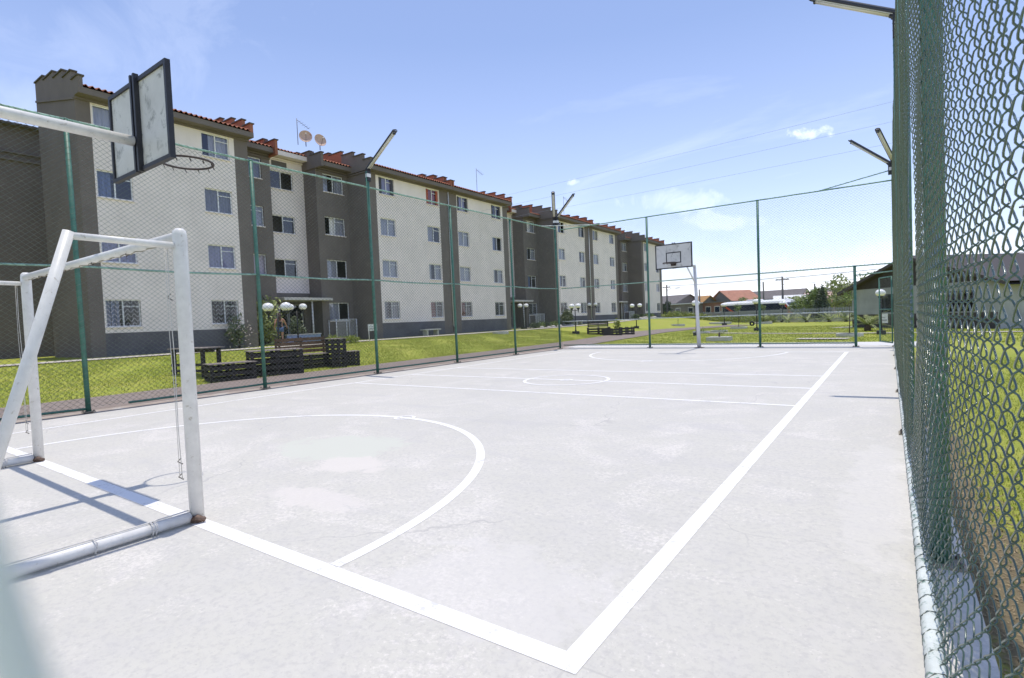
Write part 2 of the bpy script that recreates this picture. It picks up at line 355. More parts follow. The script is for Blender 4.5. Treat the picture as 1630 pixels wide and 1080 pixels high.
strip('walkway',[(-22.75,-9),(-22.6,12),(-22.3,30),(-22.4,52),(-22.0,62)],1.15,M['walk'])
strip('cross_path',[(-9.0,35.1),(-4.0,32.2),(1.4,30.5),(8,29.6)],.7,M['walk'])
strip('garden_slab',[(-2.4,25.9),(-.4,25.5)],.9,M['walk'],.045)
for yy in (15.3,37.6,59.9): strip('entrance_walk',[(-22.8,yy),(-28.2,yy)],1.5,M['walk'],.05)
strip('street',[(-60,93),(-16.0,75),(-6.5,70.2),(20,57)],6.5,M['asphalt'],.03)
g=MB(); g.box(-10.62,1.36,-4.2,19.95,-.5,0,M['court']); tag(g.build('court_floor'),kind='structure')
g=MB(); g.box(-11.36,-10.622,-4.2,19.95,-.5,-.022,M['kerb']); g.box(-11.36,2.2,19.952,22.3,-.5,-.012,M['apron']); tag(g.build('kerb_strip'),kind='structure')
# court markings: one sheet, 4 mm proud
Wc,Wf,Lc,Ra,Rs,att,rc=9.516,9.60,16.876,3.643,3.19,1.893,.916
mx_=-Wc/2
mk=MB(); LZ=.002
def lpoly(pts): mk.add([(x,y,LZ) for x,y in pts],[tuple(range(len(pts)))],M['line'])
def lrect(x0,x1,y0,y1): lpoly([(x0,y0),(x1,y0),(x1,y1),(x0,y1)])
def arc(cx,cy,ax,ay,w,a0,a1,n=72):
    for i in range(n):
        q=[]
        for a,s in ((a0+(a1-a0)*i/n,-1),(a0+(a1-a0)*i/n,1),(a0+(a1-a0)*(i+1)/n,1),(a0+(a1-a0)*(i+1)/n,-1)):
            q.append((cx+(ax+s*w/2)*math.cos(a),cy+(ay+s*w/2)*math.sin(a)))
        lpoly(q)
lrect(-Wc-.03,.05,-.055,.055)                       # near goal line
lrect(-.05,.05,.056,Lc-.045)                        # right sideline
lpoly([(-Wc-.03,.056),(-Wc+.045,.056),(-Wf+.045,Lc-.045),(-Wf-.03,Lc-.045)])
lrect(-Wf-.03,.05,Lc-.044,Lc+.045)
for dy,w in ((0,.085),(-att,.08),(att,.085)):
    y=Lc/2+dy; lrect(-Wc+.032-.04,-.051,y-w/2,y+w/2)
mk2=MB()
arc(mx_,.0,Rs,Ra,.085,math.asin(.06/Ra),math.pi-math.asin(.06/Ra),96)
arc(mx_,Lc,Rs,Ra,.085,-math.pi+math.asin(.05/Ra),-math.asin(.05/Ra),96)
LZ=.0035
arc(mx_,Lc/2,rc,rc,.075,0,2*math.pi,72); arc(mx_,Lc/2,.12,.12,.055,0,2*math.pi,32)
arc(mx_,Ra,.135,.135,.05,0,2*math.pi,32); arc(mx_,Lc-Ra,.135,.135,.07,0,2*math.pi,32)
tag(mk.build('court_markings'),kind='structure')

# grass blades (stuff)
def blades(name,n,x0,x1,y0,y1,hh,w,z0=None):
    x=rng.uniform(x0,x1,n); y=rng.uniform(y0,y1,n); z=terrain(x,y)-.005
    keep=(np.sin(x*2.1+np.sin(y*1.3)*2)+np.sin(y*1.7+x*.9)+rng.normal(0,1.1,n))>-1.0
    x,y,z=x[keep],y[keep],z[keep]; n=len(x)
    a=rng.uniform(0,2*np.pi,n); h_=hh*rng.uniform(.4,1.25,n); ln=rng.uniform(.2,.9,n)*h_; b=rng.uniform(0,2*np.pi,n); ww=w*rng.uniform(.7,1.3,n)
    V=np.empty((n,3,3)); V[:,0]=np.stack([x+np.cos(a)*ww,y+np.sin(a)*ww,z],-1); V[:,1]=np.stack([x-np.cos(a)*ww,y-np.sin(a)*ww,z],-1)
    V[:,2]=np.stack([x+np.cos(b)*ln,y+np.sin(b)*ln,z+h_],-1)
    o=np_mesh(name,V.reshape(-1,3),np.arange(3*n).reshape(n,3),M['blade'],smooth=False); tag(o,kind='stuff'); return o
blades('grass',100000,1.55,9,.2,16,.05,.006)
blades('grass',150000,-22.0,-14.2,-1,34,.055,.011)
blades('grass',60000,-12,6,22.4,46,.06,.02)
# dry litter beside the kerb
def litter():
    n=9000; x=1.38+np.abs(rng.normal(0.18,.16,n)); y=rng.uniform(.4,12,n); z=terrain(x,y)+.002; a=rng.uniform(0,2*np.pi,n); L=rng.uniform(.01,.04,n); w=rng.uniform(.002,.006,n)
    d=np.stack([np.cos(a),np.sin(a),rng.uniform(-.1,.5,n)],-1); s=np.stack([-np.sin(a),np.cos(a),np.zeros(n)],-1); p=np.stack([x,y,z],-1)
    V=np.stack([p-s*w[:,None],p+s*w[:,None],p+d*L[:,None]],1)
    m=simple('dry_straw',(.30,.23,.13),.9,.5,30)
    tag(np_mesh('dry_grass',V.reshape(-1,3),np.arange(3*n).reshape(n,3),m,smooth=False),kind='stuff')
litter()

# ------------------------------------------------------------------ chain-link fences
def link_mesh(name,O,U,Nn,L,H,parent,p=.11,pv=.09,r=.0021,sub=1,n=3,depth=.004,phase=(0,0),irr=.0,pale=None,bulge=None):
    """flattened spiral wires: O origin, U along, Nn normal, z up"""
    O=np.array(O,float);U=np.array(U,float);Nn=np.array(Nn,float)
    hp=p/2; hv=pv/2; nk=int(L/hp); nh=int(H/hv)
    t=np.arange(nh*sub+1)/sub                    # half-waves
    ph=np.floor(t); fr=t-ph; up=(ph%2==0)
    if sub>1: tri=.5-.5*np.cos(np.pi*fr); tri=.35*tri+.65*fr
    else: tri=fr
    wv=np.where(up,tri,1-tri); dp=np.where(up,1,-1)*np.tanh(3*np.sin(np.pi*fr))*depth
    V=[];
    k=np.arange(nk)
    par=(k%2)[:,None]
    w=np.where(par==0,wv[None],1-wv[None]); d=np.where(par==0,dp[None],-dp[None])
    u=(k[:,None]+w*1.04-.02)*hp+phase[0]; z=np.broadcast_to((t*hv)[None],u.shape)+phase[1]
    if irr:
        du=irr*(np.sin(u*23+z*31)+np.sin(z*47-u*11+1)+.7*np.sin(z*90+u*70)); dz=irr*(np.sin(u*41+z*13+2)+np.sin(z*29+u*37))
        dd=irr*3.0*(np.sin(u*5.1+z*2.3)+np.sin(z*4.7+u*1.9+1)); u=u+du; z=z+dz
        d=d+dd
    if bulge is not None: d=d+bulge(u,z)
    z=np.clip(z,0,H)
    C=O+u[...,None]*U+d[...,None]*Nn+z[...,None]*np.array([0,0,1.])
    T=np.gradient(C,axis=1); T/=np.linalg.norm(T,axis=-1,keepdims=True)+1e-9
    B=np.cross(T,Nn); B/=np.linalg.norm(B,axis=-1,keepdims=True)+1e-9; A=np.cross(B,T)
    rings=[C+r*(np.cos(2*np.pi*j/n)*A+np.sin(2*np.pi*j/n)*B) for j in range(n)]
    V=np.stack(rings,2).reshape(-1,3); m=C.shape[1]
    idx=np.arange(nk*m*n).reshape(nk,m,n); nx=np.roll(idx,-1,axis=2)
    Q=np.stack([idx[:,:-1],nx[:,:-1],nx[:,1:],idx[:,1:]],-1).reshape(-1,4)
    return np_mesh(name,V,Q,pale or M['wire'],parent)
CAMP=Vector((1.04724,-1.797,1.36236))
def post(parent,x,y,z1,r=.042,plate=True,z0=0,lean=(0,0)):
    b=MB(); b.tube([(x,y,z0),(x+lean[0]*.5,y+lean[1]*.5,(z0+z1)/2),(x+lean[0],y+lean[1],z1)],r,M['post'],12); b.lathe([(r*1.05,0),(r*1.05,.02),(r*.6,.035)],M['post'],(x+lean[0],y+lean[1],z1-.005),12)
    o=b.build('post',parent,True)
    if plate:
        q=MB(); q.box(x-.10,x+.10,y-.085,y+.085,z0-.002,z0+.012,M['plate'])
        po=q.build('base_plate',o)
        for sx in (-1,1):
            for sy in (-1,1):
                q=MB(); q.lathe([(.014,0),(.014,.012),(.008,.013),(.008,.026)],M['bolt'],(x+sx*.075,y+sy*.06,z0+.012),6); q.build('bolt',o)
    # tie wires wound round the post
    q=MB(); m=int(z1/.11*10); pts=[]
    for i in range(m+1):
        f=i/m; an=i*2*math.pi/10; w=.5*math.sin(f*21+x)
        pts.append((x+lean[0]*f+(r+.002)*math.cos(an+w),y+lean[1]*f+(r+.002)*math.sin(an+w),.06+(z1-.12)*f))
    q.tube(pts,.0026,M['wire'],3,False)
    q.build('tie_wire',o)
    return o
def rail(parent,a,b,r=.021,mat=None,name='rail',sag=0):
    q=MB(); a=Vector(a);b=Vector(b); n=10
    q.tube([a.lerp(b,i/n)+Vector((0,0,-sag*math.sin(math.pi*i/n)+random.uniform(-.004,.004))) for i in range(n+1)],r,mat or M['rail'],8)
    # spiral lacing wire
    d=(b-a); L=d.length; d.normalize(); s=d.cross(Vector((0,0,1))).normalized(); w=d.cross(s); pts=[]
    m=int(L/.022)
    for i in range(m+1):
        t=i/m; an=i*2*math.pi/7; pts.append(a.lerp(b,t)+Vector((0,0,-sag*math.sin(math.pi*t)))+(s*math.cos(an)+w*math.sin(an))*(r+.003))
    q.tube(pts,.0025,M['wire'],3,False)
    return q.build(name,parent,True)
XL,XR,YN,YF,HP=-10.98,1.2,CAMP.y+.0075,19.3,5.28
LY=[YN,1.71,5.12,8.52,12.0,15.5,18.98]; RY=[YN,1.73,5.1,8.4,12.0,15.5,19.2]
fl=thing('chain_link_fence','tall green chain-link fence between the court and the apartment buildings','fence',(XL,8,0))
link_mesh('wire_mesh',(XL-.035,YN,.07),(0,1,0),(1,0,0),YF-YN,HP-.09,fl,r=.0042)
for y in LY[1:]: post(fl,XL,y,HP if abs(y-8.52)>.1 and y<18 else HP+.42,lean=(random.uniform(-.03,.03),random.uniform(-.05,.02)))
post(fl,XL,YN-.02,HP)
ys_=LY
for a,b in zip(ys_[:-1],ys_[1:]):
    rail(fl,(XL,a,HP),(XL,b,HP),.024); rail(fl,(XL,a,2.665),(XL,b,2.665),.02,sag=.03)
    if a<1: rail(fl,(XL,a,.1),(XL,1.68,.06),.022,M['post'],'bottom_rail')
    elif a<2: rail(fl,(XL,2.35,.075),(XL,b,.1),.022,M['post'],'bottom_rail')
    else: rail(fl,(XL,a,.1),(XL,b,.1),.022,M['post'],'bottom_rail')
ff=thing('chain_link_fence','green chain-link fence across the far end of the court behind the white-boarded hoop','fence',(-5,YF,0))
link_mesh('wire_mesh',(XL,YF+.03,.07),(1,0,0),(0,-1,0),.13-XL,2.58,ff,r=.0030)
link_mesh('wire_mesh',(XL,YF+.03,2.66),(1,0,0),(0,-1,0),XR-XL,HP-2.68,ff,r=.0030)
for x in (-6.95,-2.8): post(ff,x,YF,HP,lean=(.02,0))
post(ff,.13,YF,2.66); post(ff,XR,YF-.06,HP+.45)
for a,b in ((XL,-6.95),(-6.95,-2.8),(-2.8,XR)):
    rail(ff,(a,YF,HP+.01),(b,YF,HP+.01),.024)
    rail(ff,(a,YF,2.665),(b,YF,2.665),.02)
for a,b in ((XL,-6.95),(-6.95,-2.8),(-2.8,.13)):
    rail(ff,(a,YF,1.19),(b,YF,1.17),.017,M['railpale']); rail(ff,(a,YF,.13),(b,YF,.13),.02,M['post'],'bottom_rail')
rail(ff,(.13,YF,2.36),(XR,YF,2.42),.02)
rail(ff,(XL,17.75,HP),(-9.35,YF,HP+.03),.018,M['railpale'],'corner_brace'); rail(ff,(-.95,YF,HP),(XR,YF-.06,HP+.33),.018,M['rail'],'corner_brace')
gt=thing('gate','green metal mesh gate standing open at the far right corner of the court','gate',(1.15,YF+.03,0))
gx0,gy0,gx1,gy1=1.12,YF+.06,.78,YF+.98
b=MB()
for (xa,ya,za,xb,yb,zb) in ((gx0,gy0,.1,gx0,gy0,2.25),(gx1,gy1,.1,gx1,gy1,2.25),(gx0,gy0,2.25,gx1,gy1,2.25),(gx0,gy0,.12,gx1,gy1,.12),(gx0,gy0,1.2,gx1,gy1,1.2)): b.tube([(xa,ya,za),(xb,yb,zb)],.02,M['post'],8)
b.build('gate_frame',gt,True)
ul=Vector((gx1-gx0,gy1-gy0,0)); Lg=ul.length; ul.normalize()
link_mesh('wire_mesh',(gx0,gy0,.13),tuple(ul),(ul.y,-ul.x,0),Lg,2.1,gt)
fr_=thing('chain_link_fence','green chain-link fence close along the right side, large loops at the frame edge','fence',(XR,8,0))
link_mesh('wire_mesh',(XR-.018,YN+.08,.05),(0,1,0),(1,0,0),4.6,HP-.07,fr_,p=.115,pv=.105,r=.0026,sub=8,n=6,depth=.0085,irr=.0012,pale=M['wire_dark'],bulge=lambda u,z:sm(z/.45)*(.015+.05*np.clip(3.3-u,0,9))+.012*np.sin(z*2.1+u))
link_mesh('wire_mesh',(XR-.03,2.86,.05),(0,1,0),(1,0,0),YF-2.86,HP-.07,fr_,p=.115,pv=.10,pale=M['wire_dark'],r=.0025,sub=4,n=3,depth=.0085,irr=.0014)
for y in RY[1:-1]: post(fr_,XR+.01 if y>2 else XR+.05,y,HP if y!=8.4 else HP+.42,lean=(random.uniform(-.02,.02),0),r=.046)
rail(fr_,(XR-.042,YN,.055),(XR-.03,1.73,.05),.031,M['railpale'],'bottom_rail')
for a,b in zip(RY[1:-1],RY[2:]): rail(fr_,(XR-.035,a,.055),(XR-.035,b,.055),.024,M['railpale'],'bottom_rail')
for a,b in zip(RY[:-1],RY[1:]):
    rail(fr_,(XR+.01,a,HP),(XR+.01,b,HP),.024)
# fence at the near end: the photograph is taken through one of its meshes
fn=thing('chain_link_fence','pale blurred wire of the near end chain-link fence crossing the bottom left corner','fence',(-5,YN,0))
pu,pv_=.11,.09; cx,cz=CAMP.x-.0108,CAMP.z+.0045      # centre of the open mesh in front of the lens
u0=(cx-XL)%pu; z0=(cz-.07-pv_/2)%pv_
link_mesh('wire_mesh',(XL-pu+u0,YN,.07-pv_+z0),(1,0,0),(0,-1,0),XR-XL+pu,HP-.05,fn,p=pu,pv=pv_,r=.0013,sub=1,n=5,depth=0,pale=simple('wire_pale',(.93,.97,.94),.45,.05,9))
for x in (-7.4,-3.2): post(fn,x,YN-.06,HP)
for a,b in ((XL,-7.4),(-7.4,-3.2),(-3.2,XR)):
    for z in (HP,2.665,.1): rail(fn,(a,YN-.06,z),(b,YN-.06,z),.022)

# ------------------------------------------------------------------ floodlights (tube battens on the fence posts)
def flood(base,tip,label,roll=0):
    base=Vector(base); tip=Vector(tip); d=(tip-base); L=d.length; d.normalize()
    t=thing('tube_floodlight',label,'floodlight',tuple(base),0,'tube floodlights on the fence posts')
    s=d.cross(Vector((0,0,1))).normalized(); u=s.cross(d)
    mx=Matrix((( s.x,d.x,u.x,base.x),(s.y,d.y,u.y,base.y),(s.z,d.z,u.z,base.z),(0,0,0,1)))
    poly=[(-.065,.0),(-.05,-.012),(.05,-.012),(.065,.0),(.065,.028),(.04,.055),(-.04,.055),(-.065,.028)]
    b=MB(); b.prism([(p[0],p[1]) for p in poly],'y',.0,L,M['lamp_body'],mx); 
    b.tube([mx@Vector((-.066,0,0)),mx@Vector((-.066,L,0))],.010,M['lamp_body'],6); b.tube([mx@Vector((.066,0,0)),mx@Vector((.066,L,0))],.010,M['lamp_body'],6)
    for yy in (0,L):
        b.tube([mx@Vector((.066*math.cos(a),yy+(.05 if yy else -.05)*math.sin(a),0)) for a in [math.pi*i/8 for i in range(9)]],.011,M['lamp_body'],6)
    b.build('housing',t)
    b=MB()
    b.box(-.048,.048,.05,L-.05,-.022,-.013,M['bracket'],mx); b.build('reflector',t)
    for sx in (-.022,.022):
        q=MB(); q.tube([mx@Vector((sx,.08,-.036)),mx@Vector((sx,L-.08,-.036))],.015,M['lamp_tube'],8); tb=q.build('tube',t,True)
        q=MB()
        for yy in (.055,L-.08): q.box(sx-.018,sx+.018,yy,yy+.03,-.052,-.02,M['iron'],mx)
        q.build('tube_socket',tb)
    q=MB(); q.box(-.055,.055,-.04,.05,-.06,.02,M['black_steel'],mx); q.box(base.x-.055,base.x+.055,base.y-.055,base.y+.055,base.z-.34,base.z-.05,M['black_steel']); q.box(base.x-.03,base.x+.06,base.y-.062,base.y+.06,base.z-.22,base.z-.12,M['bracket']); q.build('bracket',t)
    return t
flood((XL,8.52,5.78),(-9.75,8.47,6.56),'tube floodlight tilting up over the left fence, single lamp on the third fence post')
flood((XL-.03,18.93,5.78),(-10.62,18.25,6.72),'tube floodlight standing nearly upright on the far left corner post, beside the fully slanted one')
flood((XL+.06,19.0,5.78),(-10.05,19.05,6.68),'tube floodlight slanting up to the right from the far left corner post')
flood((1.2,8.4,5.72),(.09,8.36,6.34),'tube floodlight reaching in from the right fence at the top edge of the picture')
flood((1.22,19.15,5.85),(.83,18.25,6.68),'steeper tube floodlight of the pair on the far right corner post')
flood((1.13,19.22,5.80),(.07,19.15,6.72),'lower flatter tube floodlight of the pair on the far right corner post')

# ------------------------------------------------------------------ goal
gl=thing('soccer_goal','white steel tube goal without a net on the near goal line','goal',(-4.9,0,0))
PX=(-3.07,-6.765)
for x in PX:
    b=MB(); b.tube([(x,0,.0),(x,0,2.06),(x,0,2.09),(x,0,2.107)],[.047,.047,.042,.025],M['white_paint'],20); o=b.build('post',gl,True)
    b=MB(); b.lathe([(.0485,0),(.051,.012),(.048,.03)],M['rust'],(x,0,0),16); b.tube([(x+.02,-.05,.03),(x+.06,-.03,.05),(x+.07,.02,.02)],.018,M['rust'],6); b.build('rusty_foot',o,True)
    b=MB(); s=1
    b.tube([(x-.03,-.072,2.0),(x-.032,-.078,1.6),(x-.031,-.07,1.2),(x-.03,-.076,.7),(x-.028,-.07,.32)],.0028,M['rope'],6); b.tube([(x-.036,-.085,2.0),(x-.04,-.09,1.4),(x-.036,-.082,.9),(x-.034,-.084,.35)],.0022,M['rope'],5)
    for z in (1.62,1.02,.45,.34): b.tube([(x-.03,-.07,z+.025),(x-.05,-.085,z),(x-.03,-.06,z-.02)],.004,M['bolt'],5)
    b.build('net_cord',o,True)
b=MB(); b.tube([(PX[0]-.03,0,2.052),(PX[1]+.03,0,2.055)],.037,M['white_paint'],18); cb=b.build('crossbar',gl,True)
b=MB(); b.tube([(PX[0]-.05-i*.073,-.01+.012*math.sin(i*1.9),2.016-.004*math.cos(i*2.3)) for i in range(49)],.004,M['plate'],5)
for i in range(0,24,5):
    x=PX[0]-.12-i*.15; b.tube([(x,-.03,2.02),(x-.012,-.02,1.998),(x-.02,.0,2.018)],.004,M['bolt'],5)
b.build('net_hooks',cb,True)
for x in PX:
    b=MB(); b.tube([(x,-.045,1.985),(x-.01,-.645,1.995)],.023,M['white_paint'],14); b.build('side_bar',gl,True)
    b=MB(); b.tube([(x-.01,-.63,2.02),(x-.005,-.85,1.29),(x,-1.24,.03)],.032,M['white_paint'],16); b.build('strut',gl,True)
    b=MB(); b.tube([(x,-.05,.047),(x+.01,-1.30,.047)],.038,M['white_paint'],16); rl=b.build('ground_rail',gl,True)
    b=MB(); b.tube([(x+.01,-.06,.10),(x+.012,-.4,.094),(x+.01,-.8,.098),(x+.01,-1.2,.094)],.005,M['rope'],6)
    for yy in (-.28,-.30,-.62): b.tube([(x+.01+.049*math.cos(a),yy+.006*math.sin(3*a),.047+.049*math.sin(a)) for a in [i*.628 for i in range(11)]],.004,M['rope'],5)
    b.build('net_cord',rl,True)

# ------------------------------------------------------------------ basketball hoops (board faces +Y locally; pole at -Y)
def hoop(loc,rz,label,reach):
    t=thing('basketball_hoop',label,'basketball hoop',loc,rz,'basketball hoops',True)
    bw,z0,z1=1.26,2.885,3.725; yb=reach
    b=MB()
    for s in (-1,1): b.box(min(s*.045,s*(bw/2-.03)),max(s*.045,s*(bw/2-.03)),yb-.012,yb+.006,z0+.02,z1-.02,M['board'])
    bd=b.build('backboard',t)
    b=MB(); e=.035
    b.box(-bw/2,bw/2,yb-.03,yb+.014,z0,z0+e,M['black_steel']); b.box(-bw/2,bw/2,yb-.03,yb+.014,z1-e,z1,M['black_steel'])
    for s in (-1,1): b.box(*sorted((s*bw/2,s*(bw/2-e))),yb-.03,yb+.014,z0+e,z1-e,M['black_steel'])
    b.build('board_frame',bd)
    b=MB()
    for s in (-1,1): b.box(*sorted((s*.05,s*.018)),yb-.055,yb-.0125,z0-.01,z1+.035,M['black_steel'])
    for z,h in ((z0+.05,.10),(3.1,.12),(z1-.42,.10)): b.box(-.0175,.0175,yb-.045,yb-.014,z,z+h,M['black_steel'])
    b.build('centre_bar',bd)
    b=MB()   # painted target and border on the playing side
    e=.045; yq=yb+.0085
    def fr(x0,x1,za,zb,e): 
        for q in ((x0,x1,za,za+e),(x0,x1,zb-e,zb),(x0,x0+e,za+e,zb-e),(x1-e,x1,za+e,zb-e)): b.box(q[0],q[1],yb+.0075,yq,q[2],q[3],M['black_steel'])
    fr(-.26,.26,3.06,3.44,.035); b.box(-.044,.044,yb-.001,yb+.006,z0+.036,z1-.036,M['board'])
    b.build('target_box',bd)
    ry=yb+.39; b=MB(); nn=40
    b.tube([(.228*math.cos(2*math.pi*i/nn),ry+.228*math.sin(2*math.pi*i/nn),3.05) for i in range(nn+1)],.011,M['brown_steel'],8,False)
    rm=b.build('rim',t,True)
    b=MB(); b.box(-.09,.09,yb+.015,yb+.03,2.97,3.08,M['brown_steel']); b.box(-.075,.075,yb+.03,yb+.175,3.035,3.05,M['brown_steel']); b.prism([(yb+.03,2.975),(yb+.03,3.034),(yb+.15,3.034)],'x',-.02,.02,M['brown_steel']); b.build('rim_bracket',rm)
    b=MB()
    for i in range(12):
        a=2*math.pi*i/12+.2; x,y=.225*math.cos(a),ry+.225*math.sin(a)
        b.tube([(x,y,3.04),(x*1.0,y+.012,3.012),(x*.97,y+.012,3.008),(x*.97,y,3.035)],.0035,M['brown_steel'],5,False)
    b.build('net_hooks',rm,True)
    b=MB(); b.tube([(0,0,0),(.04,0,1.5),(.09,.0,3.12)],[.07,.065,.055],M['white_pole'],18); pl=b.build('pole',t,True)
    b=MB(); b.box(-.16,.16,-.16,.16,0,.015,M['rust']); b.build('base_plate',pl)
    b=MB(); b.tube([(.09,-.02,3.13),(0,yb-.07,3.15)],.046,M['white_paint'],18); b.build('arm',t,True)
    b=MB(); b.tube([(.07,.0,2.45),(.06,yb*.42,3.10)],.028,M['white_pole'],10); b.build('brace',t,True)
    return t
hoop((-4.62,-1.62,0),0,'near basketball hoop seen from behind, patched white board with black centre bars',2.02)
hoop((-4.93,19.12,0),math.pi,'far basketball hoop facing the camera, white board with black target square',2.70)

# ------------------------------------------------------------------ apartment buildings
XC,XB,XA=-25.0,-26.9,-28.1
ROWS=[(1.75,2.87),(4.40,5.50),(7.03,8.13),(9.63,10.72)]
wcache={}
def window_meshes(w,h,style):
    key=(round(w,3),round(h,3),style)
    if key in wcache: return wcache[key]
    cur,openside,grille,shut=style
    parts=[]
    f=MB(); e=.045
    f.box(-.03,.02,0,w,0,e,M['alu']); f.box(-.03,.02,0,w,h-e,h,M['alu']); f.box(-.03,.02,0,e,e,h-e,M['alu']); f.box(-.03,.02,w-e,w,e,h-e,M['alu'])
    f.box(-.025,.025,w/2-.025,w/2+.025,e,h-e,M['alu'])
    if openside!='R': f.box(-.022,.018,w/2+.025,w-e,h*.74,h*.74+.035,M['alu'])
    f.box(-.02,.145,-.03,w+.03,-.05,-.002,M['cream'])
    parts.append(('window',f))
    gset=[(e,w/2-.025),(w/2+.025,w-e)]
    if openside=='L': gset=gset[1:]
    elif openside=='R': gset=gset[:1]
    g=MB()
    for a,b in gset: g.quad((-.005,a,e),(-.005,b,e),(-.005,b,h-e),(-.005,a,h-e),M['glass'])
    parts.append(('pane',g))
    def cloth(a,b,m):
        q=MB(); n=26; vs=[]
        for i in range(n+1):
            y=a+(b-a)*i/n; x=-.11+.03*math.sin(i*1.7)+.012*math.sin(i*4.1)
            vs+= [(x,y,.0),(x*1.0,y,h)]
        q.add(vs,[(2*i,2*i+2,2*i+3,2*i+1) for i in range(n)],m); return ('curtain',q)
    if cur=='full_white': parts.append(cloth(0,w,M['cur_white']))
    elif cur=='full_lilac': parts.append(cloth(0,w,M['cur_lilac']))
    elif cur=='full_grey': parts.append(cloth(0,w,M['cur_grey']))
    elif cur=='part_white': parts.append(cloth(.0,w*.30,M['cur_white'])); parts.append(cloth(w*.62,w,M['cur_white']))
    elif cur=='part_blue': parts.append(cloth(0,w*.42,M['cur_blue']))
    elif cur=='half_white': parts.append(cloth(w*.3,w,M['cur_white']))
    elif cur=='left_white': parts.append(cloth(0,w*.52,M['cur_white']))
    elif cur=='red': parts.append(cloth(w*.12,w*.5,M['cur_red']))
    elif cur=='red_full': parts.append(cloth(w*.05,w*.95,M['cur_red']))
    elif cur=='tan': parts.append(cloth(0,w,M['cur_tan']))
    if shut:
        m=M['shutter_red'] if shut=='red' else M['shutter']
        for a,b in ((e+.003,w*.2),(w*.8,w-e-.003)):
            q=MB(); q.box(.024,.05,a,b,e,h-e,m); parts.append(('shutter',q))
    if grille:
        q=MB(); nx=7;nz=6
        for i in range(nx+1): q.tube([(.07,w*i/nx,.02),(.07,w*i/nx,h-.02)],.009,M['iron'],4)
        for j in range(nz):
            z=h*(j+.5)/nz; q.tube([(.077,w*i/28,z+.07*math.sin(i*1.2)) for i in range(29)],.007,M['alu'],4)
        parts.append(('security_grille',q))
    out=[]
    for nme,mb in parts:
        o=mb.build(nme); out.append((nme,o.data)); bpy.data.objects.remove(o)
    wcache[key]=out; return out
def add_window(root,X,y0,z0,w,h,style):
    top=None
    for i,(n,me) in enumerate(window_meshes(w,h,style)):
        o=bpy.data.objects.new(n,me); COL.objects.link(o)
        if i==0: o.parent=root; o.location=Vector((X,y0,z0))-Vector(root.location); top=o
        else: o.parent=top
def wall_x(mb,X,y0,y1,z0,z1,holes,matf,jamb=.13,extra_y=(),extra_z=()):
    ysb=sorted({y0,y1,*[a for h in holes for a in h[:2]],*[e for e in extra_y if y0<e<y1]}); zsb=sorted({z0,z1,*[a for h in holes for a in h[2:]],*[e for e in extra_z if z0<e<z1]})
    for ya,yb in zip(ysb[:-1],ysb[1:]):
        for za,zb in zip(zsb[:-1],zsb[1:]):
            cy,cz=(ya+yb)/2,(za+zb)/2
            if any(h[0]<cy<h[1] and h[2]<cz<h[3] for h in holes): continue
            mb.quad((X,ya,za),(X,yb,za),(X,yb,zb),(X,ya,zb),matf(cy,cz))
    for a,b,c,d in holes:
        m=matf(a-.02,(c+d)/2)
        mb.quad((X,a,c),(X,a,d),(X-jamb,a,d),(X-jamb,a,c),m); mb.quad((X,b,c),(X-jamb,b,c),(X-jamb,b,d),(X,b,d),m)
        mb.quad((X,a,d),(X,b,d),(X-jamb,b,d),(X-jamb,a,d),m); mb.quad((X,a,c),(X-jamb,a,c),(X-jamb,b,c),(X,b,c),m)
def tiles(mb,y0,y1,xe,ze,xr,slope,m):
    per=.215; n=max(1,int(round((y1-y0)/per))); ks=8; prof=[]
    for i in range(n*ks+1):
        ph=(i%ks)/ks; y=y0+(y1-y0)*i/(n*ks)
        z=.055*math.sin(math.pi*ph/.55) if ph<.55 else -.03*math.sin(math.pi*(ph-.55)/.45); prof.append((y,z))
    vs=[];fs=[]; zr=ze+slope*(xe-xr)
    for y,z in prof: vs+= [(xe,y,ze+z),(xr,y,zr+z),(xe,y,ze+z-.022),]
    for i in range(len(prof)-1):
        a=3*i; b=3*i+3; fs+= [(a,b,b+1,a+1),(a,a+2,b+2,b)]
    mb.add(vs,fs,m)
    mb.quad((xr,y0,zr-.08),(xr,y1,zr-.08),(xe-.1,y1,ze-.06),(xe-.1,y0,ze-.06),m)
STEPS=[(-24.5,-25.2,11.52),(-25.2,-26.15,11.88),(-26.15,-27.25,12.18),(-27.25,-28.5,12.45),(-28.5,-29.6,12.62)]
def parapet(mb,y,th,xf,front_dark_to,zoff=0):
    y0,y1=y-th/2,y+th/2
    for a,b,z in STEPS:
        if b>=xf: continue
        a=min(a,xf); z+=zoff; zb=10.9
        mm=M['dark'] if a>front_dark_to else M['brick_red']
        mb.box(b,a,y0,y1,zb,z,mm); mb.box(b-.0,a+.05,y0-.05,y1+.05,z,z+.055,M['cap'])
